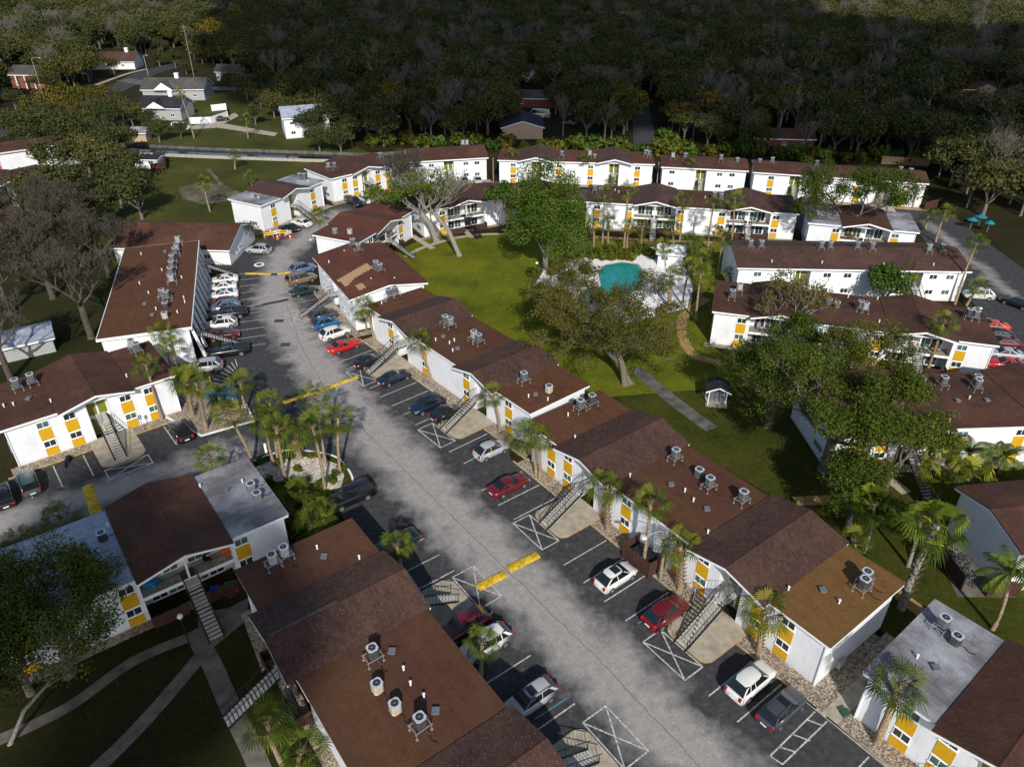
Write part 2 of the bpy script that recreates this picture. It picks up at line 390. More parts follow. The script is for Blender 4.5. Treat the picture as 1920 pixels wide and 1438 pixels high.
def wsheet(name, pts, z, mat, kind='structure', thick=0.0, side=None):
    area = sum(pts[i][0]*pts[(i+1) % len(pts)][1]-pts[(i+1) % len(pts)][0]*pts[i][1] for i in range(len(pts)))
    if area < 0: pts = pts[::-1]
    m = MB()
    if thick: m.prism(pts, z-thick, z, 0, 1 if side else None)
    else: m.add([(p[0], p[1], z) for p in pts], [tuple(range(len(pts)))])
    me = m.mesh(name, [mat, side] if side else mat)
    bm = bmesh.new(); bm.from_mesh(me); bmesh.ops.triangulate(bm, faces=[f for f in bm.faces if len(f.verts) > 4]); bm.to_mesh(me); bm.free()
    return put(name, me, kind=kind)
def ribbon_pts(pts, width):
    pts = [Vector((p[0], p[1])) for p in pts]; l = []; r = []
    for i, p in enumerate(pts):
        d = (pts[min(i+1, len(pts)-1)]-pts[max(i-1, 0)]).normalized(); n = Vector((-d.y, d.x))*width/2
        l.append(p+n); r.append(p-n)
    return l+r[::-1]
def ribbon(name, pxpts, width, z, mat, thick=0.0, kind='structure', smooth=True):
    pts = [G(*p) for p in pxpts]
    if smooth and len(pts) > 2:
        out = []
        for i in range(len(pts)-1):
            p0 = pts[max(i-1, 0)]; p1 = pts[i]; p2 = pts[i+1]; p3 = pts[min(i+2, len(pts)-1)]
            for k in range(5):
                u = k/5; out.append(0.5*((2*p1)+(-p0+p2)*u+(2*p0-5*p1+4*p2-p3)*u*u+(-p0+3*p1-3*p2+p3)*u**3))
        out.append(pts[-1]); pts = out
    pp = ribbon_pts(pts, width); n = len(pts); m = MB()
    vs = [(p[0], p[1], z) for p in pp]
    fs = [(i, 2*n-1-i, 2*n-2-i, i+1) for i in range(n-1)]
    if thick:
        vs += [(p[0], p[1], z-thick) for p in pp]; k = 2*n
        fs += [(i, (i+1) % k, k+(i+1) % k, k+i) for i in range(k)]
    m.add(vs, fs); return m.build(name, mat, kind=kind)
def inpoly(x, y, poly):
    c = False; n = len(poly)
    for i in range(n):
        x1, y1 = poly[i]; x2, y2 = poly[(i+1) % n]
        if (y1 > y) != (y2 > y) and x < (x2-x1)*(y-y1)/(y2-y1)+x1: c = not c
    return c

# ------------------------------------------------------------------ building parts (shared meshes)
ZE = 5.4
def me_window(wd=1.25, hh=0.82):
    def f():
        m = MB(); t = 0.06
        m.box(-wd/2, -0.05, 0, wd/2, 0, t); m.box(-wd/2, -0.05, hh-t, wd/2, 0, hh)
        for x in (-wd/2, -0.03, wd/2-t): m.box(x, -0.052, t, x+t, 0, hh-t)
        m.box(-wd/2-0.05, -0.09, -0.07, wd/2+0.05, 0, -0.002); return m.mesh('window', 'white_trim')
    return cached(('win', wd, hh), f)
def me_pane(wd=1.25, hh=0.82, mat='glass_dark'):
    return cached(('pane', wd, hh, mat), lambda: MB().box(-wd/2+0.05, -0.03, 0.05, wd/2-0.05, -0.004, hh-0.05).mesh('pane', mat))
def me_panel(wd, hh):
    return cached(('panel', wd, hh), lambda: MB().box(-wd/2, -0.035, 0, wd/2, 0, hh).mesh('panel', 'yellow_panel'))
def me_door():
    return cached('door', lambda: MB().box(-0.44, -0.05, 0, 0.44, 0, 2.1).mesh('door', 'olive_door'))
def add_window(b, x, y, z, wd=1.25, hh=0.82, rz=0, mat=None):
    o = put('window', me_window(wd, hh), b, (x, y, z), rz)
    put('pane', me_pane(wd, hh, mat or random.choice(('glass_dark', 'glass_dark', 'glass_green'))), o)
def window_column(b, x, y):
    add_window(b, x, y, 3.82); put('yellow_panel', me_panel(1.28, 1.48), b, (x, y, 2.22))
    add_window(b, x, y, 1.27); put('yellow_panel', me_panel(1.28, 1.0), b, (x, y, 0.14))
def me_treads():
    def f():
        m = MB(); n = 14; Ls = 4.5; h = 2.62
        for i in range(n):
            y = -0.75-(i+0.0)*Ls/n; z = h*(1-(i+1)/(n+1)); m.box(-0.56, y-0.25, z-0.06, 0.56, y+0.0, z)
        m.box(-0.62, -0.75, 2.52, 0.62, 1.6, 2.66); return m.mesh('staircase', 'tread_grey')
    return cached('tread', f)
def me_rails():
    def f():
        m = MB(); n = 14; Ls = 4.5
        for s in (-0.62, 0.62):
            m.bar((s, -0.7, 2.5), (s, -0.7-Ls-0.25, -0.0), 0.085, 0)
            m.bar((s, -0.7, 3.6), (s, -0.7-Ls-0.25, 1.0), 0.035)
            for i in range(0, n+1):
                y = -0.72-i*Ls/n; z = 2.58*(1-i/n); m.bar((s, y, z), (s, y, z+0.98), 0.014 if i % 7 else 0.03)
            m.bar((s, -0.7, 3.6), (s, 0.3, 3.62), 0.03)
            for i in range(5): m.bar((s, -0.5+i*0.2, 2.6), (s, -0.5+i*0.2, 3.6), 0.012)
        return m.mesh('railing', 'black_iron')
    return cached('rail', f)
def add_stair(b, x, y=0.0, rz=0, mat=None):
    o = put('staircase', me_treads(), b, (x, y, 0), rz)
    if mat: o.material_slots[0].link = 'OBJECT'; o.material_slots[0].material = MATS[mat]
    put('railing', me_rails(), o)
def railing_run(m, x0, x1, y, z, h=0.95, step=0.16, axis='x'):
    def p(u, zz): return (u, y, zz) if axis == 'x' else (y, u, zz)
    m.bar(p(x0, z+h), p(x1, z+h), 0.028); m.bar(p(x0, z+0.08), p(x1, z+0.08), 0.02)
    n = max(2, int(abs(x1-x0)/step))
    for i in range(n+1): u = x0+(x1-x0)*i/n; m.bar(p(u, z), p(u, z+h), 0.011 if i % 8 else 0.028)

BLD = {}
def cross_building(key, label, A, ang, L, D, gables, front, flats, gmat='shingle_plum', cols=None, hw=4.05, pk=0.95, rear=None, tread=None, nocol=()):
    b = empty('apartment_building', (A[0], A[1], 0), R(ang), label, 'apartment building', 'white two-storey apartment buildings of the complex')
    BLD[key] = (np.array(A), R(ang), L, D)
    y0, y1 = 0.4, D-0.4; x0, x1 = 0.3, L-0.3; T = 0.22
    W = MB()
    segs = []; cur = x0
    ghw = 1.15 if front == 'street' else hw-0.15
    for xc in gables: segs.append((cur, xc-ghw)); cur = xc+ghw
    segs.append((cur, x1))
    for a, c in segs:
        if c > a: W.box(a, y0, 0, c, y0+T, 5.19)
    W.box(x0, y0+T, 0, x0+T, y1, 5.19); W.box(x1-T, y0+T, 0, x1, y1, 5.19)
    W.box(x0+T, y1-T, 0, x1-T, y1, 5.19)
    dep = 1.7 if front == 'street' else 2.3
    for xc in gables:
        W.box(xc-ghw-T, y0+T, 0, xc-ghw, dep, 5.17); W.box(xc+ghw, y0+T, 0, xc+ghw+T, dep, 5.17)
        if front == 'street':
            W.box(xc-ghw-T, dep, 0, xc+ghw+T, dep+T, 5.17)
            W.yprism([(xc-hw+0.1, 5.195), (xc-0.02, 5.195+pk-0.03), (xc+0.02, 5.195+pk-0.03), (xc+hw-0.1, 5.195)][::1], y0, y0+T)
        else:
            W.yprism([(xc-ghw-T, 0), (xc-ghw-T, 5.2), (xc, 5.2+pk-0.02), (xc+ghw+T, 5.2), (xc+ghw+T, 0)], dep, dep+T)
        W.yprism([(xc-hw+0.1, 5.195), (xc, 5.195+pk-0.03), (xc+hw-0.1, 5.195)], y1-T, y1)
    W.build('wall', 'white_siding', b)
    # roofs
    bounds = [0.0]
    for xc in gables: bounds += [xc-hw+0.35, xc+hw-0.35]
    bounds.append(L)
    F = MB()
    for i in range(0, len(bounds), 2):
        a, c = bounds[i], bounds[i+1]
        if c-a < 0.4: continue
        MB().box(a if i else -0.13, -0.15, 5.40, c if i < len(bounds)-2 else L+0.13, D+0.12, 5.52).build('flat_roof', flats[(i//2) % len(flats)], b)
        F.box(a-0.05, -0.12, 5.12, c+0.05, 0.0, 5.397)
        F.box(a, D+0.002, 5.12, c, D+0.09, 5.397)
    F.box(-0.10, 0.002, 5.122, -0.002, D+0.0, 5.395); F.box(L+0.002, 0.002, 5.122, L+0.10, D+0.0, 5.395)
    W2 = MB().box(0.0, 0.002, 5.2, L, D-0.002, 5.385).build('soffit', 'white_trim', b)
    build_each(F, 'fascia', 'white_trim', b)
    for xc in gables:
        ya, yb = -0.85, D+0.4
        m = MB()
        m.yprism([(xc-hw, 5.47), (xc-hw, 5.60), (xc, 5.60+pk), (xc, 5.47+pk)], ya-0.08, yb+0.08)
        m.yprism([(xc, 5.47+pk), (xc, 5.60+pk), (xc+hw, 5.60), (xc+hw, 5.47)], ya-0.08, yb+0.08)
        g = m.build('gable_roof', gmat, b)
        MB().yprism([(xc-0.13, 5.60+pk-0.02), (xc, 5.63+pk), (xc+0.13, 5.60+pk-0.02)], ya+0.01, yb-0.01).build('ridge_cap', 'shingle_brown', g)
        m = MB()
        for yy in ((ya-0.07, ya-0.003), (yb+0.003, yb+0.07)):
            m.yprism([(xc-hw, 5.22), (xc-hw, 5.465), (xc, 5.465+pk), (xc, 5.22+pk)], *yy)
            m.yprism([(xc, 5.22+pk), (xc, 5.465+pk), (xc+hw, 5.465), (xc+hw, 5.22)], *yy)
        m.yprism([(xc-hw+0.05, 5.44), (xc-hw+0.05, 5.466), (xc, 5.466+pk), (xc+hw-0.05, 5.466), (xc+hw-0.05, 5.44), (xc, 5.44+pk)], ya, 0.38)
        build_each(m, 'rake_board', 'white_trim', g)
    # facade
    yf = y0-0.003
    for gi, xc in enumerate(gables):
        if front == 'street':
            cs = cols if cols is not None else (-5.7, -3.0, 3.0, 5.7)
            for c in cs:
                if (gi, c) in nocol: continue
                window_column(b, xc+c, yf)
            for dx in (-0.55, 0.55):
                for z in (0.12, 2.68): put('entry_door', me_door(), b, (xc+dx, dep-0.003, z))
            add_stair(b, xc, 0, mat=tread)
        else:
            for c in (cols if cols is not None else (-5.0, 5.0)):
                if (gi, c) in nocol: continue
                window_column(b, xc+c, yf)
            bm_ = MB(); bm_.box(xc-ghw+0.01, y0+0.0, 2.45, xc+ghw-0.01, dep-0.01, 2.66)
            s = bm_.build('balcony', 'concrete', b)
            MB().box(xc-ghw+0.01, y0-0.1, 2.38, xc+ghw-0.01, y0-0.003, 2.72).build('balcony_edge', 'white_trim', s)
            r = MB()
            railing_run(r, xc-ghw+0.05, xc-0.7, y0-0.03, 2.72); railing_run(r, xc+0.7, xc+ghw-0.05, y0-0.03, 2.72)
            build_each(r, 'railing', 'black_iron', s) if False else r.build('railing', 'black_iron', s)
            for z in (0.12, 2.68):
                for dx, gm in ((-2.55, 'glass_dark'), (-1.1, 'glass_green'), (1.1, 'glass_green'), (2.55, 'glass_dark')):
                    o = put('sliding_door', me_window(1.35, 2.05), b, (xc+dx, dep-0.003, z)); put('pane', me_pane(1.35, 2.05, gm), o)
            m = MB(); m.box(xc-ghw, -0.9, 0, xc-0.9, -0.84, 1.25); m.box(xc+0.9, -0.9, 0, xc+ghw, -0.84, 1.25)
            m.box(xc-ghw, -0.84, 0, xc-ghw+0.06, y0-0.01, 1.25); m.box(xc+ghw-0.06, -0.84, 0, xc+ghw, y0-0.01, 1.25)
            build_each(m, 'patio_fence', 'brown_fence', b)
            m = MB(); m.box(xc-0.09, y0-0.02, 2.75, xc+0.09, y0+0.12, 6.0); m.build('balcony_post', 'white_trim', b)
            add_stair(b, xc, 0.1, mat=tread)
    if rear == 'street':
        for xc in gables: add_stair(b, xc, D-0.2, math.pi); 
    for xd in (0.36, L-0.36): MB().box(xd-0.05, y0-0.11, 0.1, xd+0.05, y0-0.012, 5.1).build('downpipe', 'white_trim', b)
    for k in range(3): MB().box(x0-0.16, 2.0+k*0.7, 1.1, x0-0.012, 2.4+k*0.7, 1.7).build('meter_box', 'ac_metal', b)
    MB().box(x1+0.012, 3.0, 0.4, x1+0.4, 3.9, 1.1).build('wall_unit', 'ac_beige', b)
    return b
def local(key, x, y):
    A, a, L, D = BLD[key]; return np.array([A[0]+x*math.cos(a)-y*math.sin(a), A[1]+x*math.sin(a)+y*math.cos(a)])
def long_building(key, label, A, ang, L, D, wins, doors=(), ridge=1.45, mat='shingle_brown', ez=5.4, name='apartment_building', cat='apartment building', group='white two-storey apartment buildings of the complex', wall='white_siding', panels=(), ridge_y=0.5, end_wins=(), storeys=2, wcol='white_trim'):
    b = empty(name, (A[0], A[1], 0), R(ang), label, cat, group); BLD[key] = (np.array(A), R(ang), L, D)
    y0, y1, x0, x1, T = 0.4, D-0.4, 0.35, L-0.35, 0.22; ym = D*ridge_y; top = ez-0.2
    W = MB(); gaps = sorted(doors); cur = x0
    for xc in gaps: W.box(cur, y0, 0, xc-1.15, y0+T, top); cur = xc+1.15
    W.box(cur, y0, 0, x1, y0+T, top); W.box(x0, y1-T, 0, x1, y1, top)
    for xa in (x0, x1-T): W.xprism([(y0+T, 0), (y1-T, 0), (y1-T, top), (ym, top+ridge*(1-0.06)), (y0+T, top)], xa, xa+T)
    for xc in gaps:
        W.box(xc-1.15-T, y0+T, 0, xc-1.15, 1.7, top); W.box(xc+1.15, y0+T, 0, xc+1.15+T, 1.7, top); W.box(xc-1.15-T, 1.7, 0, xc+1.15+T, 1.9, top)
    W.build('wall', wall, b)
    m = MB(); t = 0.14
    m.xprism([(-0.21, ez), (ym, ez+ridge), (ym, ez+ridge+t), (-0.21, ez+t-0.02)], -0.1, L+0.1)
    m.xprism([(ym, ez+ridge), (D+0.21, ez), (D+0.21, ez+t-0.02), (ym, ez+ridge+t)], -0.1, L+0.1)
    rf = m.build('roof', mat, b)
    m = MB(); m.box(0, -0.18, ez-0.27, L, -0.103, ez-0.003); m.box(0, D+0.103, ez-0.27, L, D+0.18, ez-0.003)
    for xa in (-0.09, L+0.003):
        m.xprism([(-0.1, ez-0.24), (ym, ez-0.24+ridge), (ym, ez+ridge-0.005), (-0.1, ez-0.005)], xa, xa+0.087)
        m.xprism([(ym, ez-0.24+ridge), (D+0.1, ez-0.24), (D+0.1, ez-0.005), (ym, ez+ridge-0.005)], xa, xa+0.087)
    build_each(m, 'rake_board', wcol, rf)
    for x in wins:
        if storeys == 2: add_window(b, x, y0-0.003, 3.75)
        add_window(b, x, y0-0.003, 1.15)
    for x in panels: window_column(b, x, y0-0.003)
    for xc in doors:
        for dx in (-0.55, 0.55):
            for z in ((0.12, 2.68) if storeys == 2 else (0.12,)): put('entry_door', me_door(), b, (xc+dx, 1.697, z))
        if storeys == 2: add_stair(b, xc, 0)
    for (y, z) in end_wins: add_window(b, x1+0.003, y, z, rz=math.pi/2)
    return b

def ang_pt(A, ang, s): return (A[0]+s*math.cos(R(ang)), A[1]+s*math.sin(R(ang)))
BR = 'roll_brown'; RU = 'roll_rust'
cross_building('R4', 'long apartment building with a flat tan end roof, right of the main street', (1.82, 66.72), -52.9, 37.0, 10.5, (9.3, 27.6), 'street', ('roll_rust', 'roll_brown', 'roll_tan'))
cross_building('C2', 'long brown-roofed apartment building between the patched roof and the tan-ended building', (-20.61, 95.59), -50.0, 35.3, 9.2, (8.1, 25.6), 'street', ('roll_rust', 'roll_brown', 'roll_rust'), cols=(-2.8, 5.4), hw=3.9, nocol=())
b = long_building('C1', 'apartment building whose red-brown roof has a patch of tan shingles', (-32.4, 113.66), -60.6, 18.4, 12.0, (3.2, 6.0, 12.6, 15.4), (9.2,), 1.0, 'roll_redbrown')
def roof_patch(poly):
    A_, a_, L_, D_ = BLD['C1']; out = []
    for p in poly:
        q = G(p[0], p[1], 6.05)-A_; x = q[0]*math.cos(a_)+q[1]*math.sin(a_); y = -q[0]*math.sin(a_)+q[1]*math.cos(a_)
        y = min(y, 5.85); out.append((x, y))
    return out
def stepped(poly):
    P = roof_patch(poly); ys = [p[1] for p in P]; m = MB(); y = min(ys); i = 0
    while y < max(ys):
        xs = []
        for j in range(len(P)):
            (x1, y1), (x2, y2) = P[j], P[(j+1) % len(P)]; yc = y+0.14
            if (y1 > yc) != (y2 > yc): xs.append(x1+(x2-x1)*(yc-y1)/(y2-y1))
        if len(xs) >= 2:
            z = lambda yy: 5.4+0.14+(yy+0.1)/6.1*1.0+0.012
            xa, xb = min(xs)+(0.15 if i % 2 else -0.1), max(xs)+(0.15 if i % 2 else -0.1)
            m.add([(xa, y, z(y)), (xb, y, z(y)), (xb, y+0.28, z(y+0.28)), (xa, y+0.28, z(y+0.28))], [(0, 1, 2, 3)])
        y += 0.28; i += 1
    m.build('shingle_patch', 'tan_shingle_patch', b)
stepped([(630.9, 520.3), (695, 497), (705, 507), (664.3, 521), (649.7, 533.9)]); stepped([(666, 534), (678, 530), (687, 538), (674, 543)])
cross_building('C0', 'small apartment building with red-brown cross gable roof at the street bend beside the lawn', (-26.3, 120.0), 66.0, 18.4, 9.4, (9.2,), 'court', ('roll_redbrown',), gmat='roll_redbrown', hw=4.2)
cross_building('L1', 'apartment building at the left edge with olive doors, central stair and four yellow panel columns', (-55.1, 65.0), 39.0, 18.5, 10.5, (9.6,), 'street', ('shingle_brown',), gmat='shingle_brown')
cross_building('L6', 'apartment building with grey flat roofs either side of a brown gable, by the street bend', (-48.52, 139.23), 61.3, 18.2, 8.6, (9.2,), 'street', ('roll_grey',), cols=(-5.7, 5.7))
cross_building('L7', 'apartment building with dark pickup parked in front of its stair, beside the canal', (-38.56, 156.92), 44.0, 18.2, 10.8, (9.1,), 'street', ('shingle_brown',), gmat='shingle_brown')
long_building('L8', 'apartment building behind the big bare tree, at the end of the back street', (-23.6, 169.9), 12.3, 18.4, 10.5, (2.6, 5.2, 13.2, 15.8), (9.2,))
cross_building('B1a', 'long back-row apartment building partly hidden by the big green tree', (-3.35, 171.66), -5.2, 35.6, 9.6, (8.8, 26.6), 'street', ('roll_redbrown',), gmat='shingle_plum', cols=(-5.3, 5.3))
long_building('B1b', 'back-row apartment building with vertical siding and four olive doors in the middle of the row', (33.27, 166.42), -9.4, 18.9, 9.6, (2.5, 12.9, 15.6), (8.9,), 1.0)
long_building('B1c', 'back-row apartment building at the right end, behind the spreading oak', (52.74, 162.47), -13.5, 35.5, 9.6, (), (9.0, 27.0), 1.0, panels=(4.0, 13.6, 22.0, 31.5))
cross_building('B2a', 'long apartment building with two balcony gables behind the pool', (14.23, 142.14), -9.9, 40.3, 10.5, (13.6, 31.3), 'court', ('shingle_brown',), cols=(-11.2, -5.0, 5.0), nocol=((1, -11.2),), hw=4.15)
cross_building('B2z', 'apartment building mostly hidden by the big green tree, left of the balcony gables', (-4.6, 143.6), -2.5, 17.8, 10.0, (8.9,), 'court', ('shingle_brown',))
cross_building('B2b', 'apartment building with grey flat roof and balcony under the spreading oak', (53.95, 130.35), -15.3, 18.6, 10.0, (10.0,), 'court', ('roll_grey',), gmat='shingle_brown', hw=4.2, tread='black_iron')
long_building('B3', 'long apartment building with single brown roof slope and rows of windows right of the pool', (35.75, 109.63), -2.1, 36.4, 11.6, (3.4, 7.6, 14.4, 17.6, 25.4, 31.0, 33.6), (10.6, 28.2), 1.35, 'shingle_plum')
cross_building('E1', 'long apartment building with two furnished balcony gables left of the right parking road', (28.25, 94.19), -15.8, 36.25, 10.6, (9.25, 27.2), 'court', ('shingle_brown',), gmat='shingle_brown', cols=(-5.1, 5.1), hw=4.1)
E2A = ang_pt((47.99, 65.96), 3.8, -13.3)
cross_building('E2', 'apartment building at the right edge behind the washingtonia palms', E2A, 3.2, 36.2, 11.0, (9.1, 27.2), 'street', ('shingle_brown',), gmat='shingle_brown')
cross_building('L2', 'apartment building with white and grey flat roofs and cluttered balcony at the lower left', ang_pt((-20.78, 51.87), 37.0, -36.3), 37.0, 36.3, 10.4, (9.1, 27.0), 'court', ('roll_white', 'roll_white', 'roll_grey'), gmat='shingle_brown', cols=(-4.9, 4.9))
cross_building('BB', 'big brown-roofed apartment building at the bottom centre', (-23.2, 44.78), -53.3, 36.3, 10.6, (9.25, 27.9), 'court', ('roll_brown', 'roll_brown', 'roll_brown'), cols=(-5.0,), rear='street', hw=3.9)
cross_building('G2', 'apartment building in the lower right corner with a grey flat roof', (25.88, 34.97), -51.4, 36.3, 10.7, (9.3, 27.2), 'street', ('roll_grey', 'shingle_brown', 'roll_grey'), gmat='shingle_brown')
long_building('G3', 'brown-roofed building at the right edge with a shaded blue-grey end wall beside the bicycle yard', (44.3, 47.0), 8.0, 24.0, 8.8, (6.0, 12.0), (), 1.1)
cross_building('CA', 'apartment building with brown gable behind the leaning pale tree trunks', (-17.01, 136.07), 28.1, 18.5, 10.6, (9.3,), 'court', ('shingle_brown',), gmat='shingle_brown', cols=(-5.1,), tread='black_iron')
cross_building('F1', 'apartment building at the left edge of the picture behind the bare trees', (-112.6, 141.2), 53.0, 24.0, 10.6, (14.4,), 'court', ('shingle_brown',), gmat='shingle_brown')
long_building('F2', 'white apartment building at the far left edge beyond the red and blue cars', ang_pt((-104.0, 190.0), 38, -22), 38.0, 24.0, 10.0, (14.0, 18.0), (), 1.0)
long_building('club', 'single-storey white clubhouse with a broad dark brown gable roof', (-70.9, 123.6), -2.8, 21.4, 13.2, (15.5, 17.0), (), 2.3, 'shingle_brown', 3.0, 'clubhouse', 'clubhouse', None, end_wins=((4.0, 1.0), (5.5, 1.0)), storeys=1)
# end-wall meter boxes etc come later
# L3: flat rust roof, open gallery of slanted fins on the street side
def gallery_building():
    A = (-43.26, 88.9); ang = 108.1; L = 33.3; D = 11.6
    b = empty('apartment_building', (A[0], A[1], 0), R(ang), 'long apartment building with flat rust-brown roof and slanted white fins along the parking row', 'apartment building', 'white two-storey apartment buildings of the complex')
    BLD['L3'] = (np.array(A), R(ang), L, D)
    m = MB(); m.box(0.3, 0.4, 0, 0.52, D-0.4, 5.19); m.box(L-0.52, 0.4, 0, L-0.3, D-0.4, 5.19); m.box(0.52, 1.9, 0, L-0.52, 2.1, 5.19); m.box(0.52, D-0.6, 0, L-0.52, D-0.4, 5.19)
    m.build('wall', 'white_siding', b)
    MB().box(0, 0, 5.2, L, D, 5.52).build('flat_roof', 'roll_rust', b)
    m = MB(); m.box(-0.1, -0.1, 5.13, -0.002, D+0.1, 5.5); m.box(L+0.002, -0.1, 5.13, L+0.1, D+0.1, 5.5); m.box(-0.002, -0.1, 5.13, L+0.002, -0.002, 5.5); m.box(-0.002, D+0.002, 5.13, L+0.002, D+0.1, 5.5)
    build_each(m, 'fascia', 'white_trim', b)
    g = MB().box(0.53, 0.45, 2.45, L-0.53, 1.89, 2.66).build('gallery_floor', 'concrete', b)
    r = MB(); railing_run(r, 0.6, L-0.6, 0.5, 2.66); r.build('railing', 'black_iron', g)
    for i in range(11):
        x = 1.2+i*(L-2.4)/10
        MB().xprism([(0.05, 5.19), (0.42, 5.19), (-0.55, 0), (-1.0, 0)], x-0.13, x+0.13).build('fin', 'white_trim', b)
    for i in range(10):
        x = 2.7+i*(L-5.4)/9
        for z in (0.12, 2.68):
            if i % 3 == 1: put('entry_door', me_door(), b, (x, 1.897, z))
            else: add_window(b, x, 1.897, z+0.9)
    for x in (3.6, L-4.2): add_stair(b, x, 0)
gallery_building()

# metal flashing strip left on the ridge of the bottom building
MB().box(9.0, -0.5, 6.59, 9.26, 5.0, 6.67).build('ridge_flashing', 'slate_grey', [o for o in C.objects if o.get('label', '').startswith('big brown-roofed')][0])

# ------------------------------------------------------------------ ground, streets, paths
MB().add([(-1500, -200, 0), (1500, -200, 0), (1500, 2200, 0), (-1500, 2200, 0)], [(0, 1, 2, 3)]).build('ground', 'forest_floor', kind='structure')
def LP(key, *pts): return [local(key, *p) for p in pts]
wsheet('lawn', [G(*p) for p in ((735, 475), (800, 445), (960, 438), (1500, 462), (1370, 520), (1335, 650), (1450, 720), (1130, 745), (980, 690), (800, 560))], 0.02, 'lawn_grass')
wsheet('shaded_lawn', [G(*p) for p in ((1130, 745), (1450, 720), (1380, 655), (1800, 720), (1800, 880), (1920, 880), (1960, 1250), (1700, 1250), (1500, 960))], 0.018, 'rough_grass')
wsheet('field', [G(*p) for p in ((215, 500), (160, 400), (232, 292), (420, 299), (600, 303), (640, 330), (560, 440), (430, 470))], 0.02, 'field_grass')
wsheet('canal_bank', [G(*p) for p in ((360, 180), (470, 170), (560, 230), (640, 262), (700, 290), (230, 268), (330, 225))], 0.02, 'field_grass')
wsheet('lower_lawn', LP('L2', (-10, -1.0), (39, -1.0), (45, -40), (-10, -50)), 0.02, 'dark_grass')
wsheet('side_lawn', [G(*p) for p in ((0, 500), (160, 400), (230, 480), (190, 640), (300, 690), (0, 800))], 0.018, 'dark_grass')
mainlot = LP('R4', (75, -1.3), (-1.5, -1.3)) + LP('C2', (33, -1.3), (0, -1.3)) + LP('C1', (18.6, -1.5), (-1, -1.5)) + [G(596, 470), G(588, 443), G(640, 405), G(722, 388), G(790, 372), G(960, 355), G(960, 338)] + \
    LP('L8', (10, -1.4), (0, -1.4)) + LP('L7', (18, -1.4), (0, -1.4)) + LP('L6', (18.2, -1.6), (-1, -1.6)) + [G(478, 456), G(436, 494), G(392, 497)] + LP('L3', (33, -3.0), (-1.0, -3.0)) + \
    [G(372, 690), G(372, 706), G(300, 792)] + LP('L1', (16, -1.5), (-30, -1.5), (-30, -14)) + LP('L2', (-10, 11.2), (38, 11.2)) + [G(500, 905), G(600, 950), G(640, 965)] + LP('BB', (-2, 11.6), (60, 11.6), (75, 11.6))
wsheet('parking_lot', mainlot, 0.03, 'asphalt')
wsheet('back_street', [G(960, 355), G(960, 338)] + LP('B1a', (0, -1.5), (35, -1.5)) + LP('B1b', (0, -1.5), (18, -1.5)) + LP('B1c', (0, -1.5), (36, -1.5)) + [G(1775, 395), G(1740, 420)] + LP('B2b', (19, 11), (0, 11)) + LP('B2a', (40, 11.5), (0, 11.5)), 0.028, 'asphalt')
wsheet('side_road', [G(1775, 395), G(1830, 440), G(1920, 505), G(2100, 640), G(2100, 760), G(1900, 700), G(1876, 662), G(1850, 610)] + [G(1835, 580), G(1780, 520), G(1725, 440), G(1700, 415)], 0.034, 'asphalt')
wsheet('driveway', [G(1188, 275), G(1232, 275), G(1216, 195), G(1185, 195)], 0.02, 'asphalt')
ribbon('street', [(-40, 265), (60, 215), (150, 190), (215, 168), (275, 138), (340, 120)], 9, 0.02, 'asphalt')
ribbon('side_street', [(230, 150), (300, 160), (420, 167), (470, 166)], 6, 0.024, 'path_grey')
ribbon('sidewalk', [(180, 160), (235, 140), (275, 130)], 1.8, 0.024, 'concrete')
wsheet('house_drive', [G(*p) for p in ((330, 245), (412, 224), (440, 212), (448, 218), (420, 232), (520, 250), (515, 256), (408, 240))], 0.024, 'concrete')
wsheet('driveway_apron', [G(*p) for p in ((1805, 182), (1840, 180), (1862, 196), (1830, 197))], 0.024, 'concrete')
ribbon('cul_de_sac', [(1862, 199), (1800, 200), (1785, 215), (1800, 235)], 9, 0.02, 'path_grey')
# canal with its concrete walls
can = [G(*p) for p in ((120, 283), (235, 290), (420, 298), (600, 304), (700, 302), (900, 290), (900, 280), (700, 292), (640, 291), (420, 283), (235, 274), (120, 268))]
wsheet('canal_water', can, 0.022, 'canal_water')
for nm, pts in (('canal_wall', [(120, 268), (235, 274), (420, 283), (640, 291), (700, 292), (900, 281)]), ('canal_wall', [(120, 283), (235, 290), (420, 298), (600, 304), (700, 303)])):
    tag(ribbon(nm, pts, 0.45, 0.7, 'path_grey' if pts[0][1] < 275 else 'kerb', 0.7), kind='structure')
wsheet('bare_earth', [G(*p) for p in ((335, 352), (372, 343), (420, 348), (452, 362), (430, 376), (380, 384), (340, 372))], 0.03, 'earth')
ribbon('worn_track', [(390, 318), (410, 340), (425, 360), (470, 372)], 1.0, 0.034, 'earth')
# stone beds, kerbs, stair pads, parking marks
def stall_lines(key, xs, ya, yb, nm='parking_lines'):
    m = MB()
    for x in xs:
        a = local(key, x-0.06, ya); b_ = local(key, x+0.06, ya); c = local(key, x+0.06, yb); d = local(key, x-0.06, yb)
        m.add([(p[0], p[1], 0.037) for p in (a, b_, c, d)], [(0, 1, 2, 3) if yb > ya else (0, 3, 2, 1)])
    m.build(nm, 'line_white', kind='structure')
def xbox(key, xa, xb, ya, yb):
    m = MB(); c = [local(key, xa, ya), local(key, xb, ya), local(key, xb, yb), local(key, xa, yb)]
    def ln(p, q):
        d = (q-p)/np.linalg.norm(q-p); n = np.array([-d[1], d[0]])*0.06
        m.add([(v[0], v[1], 0.037+0.0004*len(m.f)) for v in (p-n, q-n, q+n, p+n)], [(0, 1, 2, 3)])
    for i in range(4): ln(c[i], c[(i+1) % 4])
    ln(c[0], c[2]); ln(c[1], c[3]); m.build('crosshatch_marking', 'line_white', kind='structure')
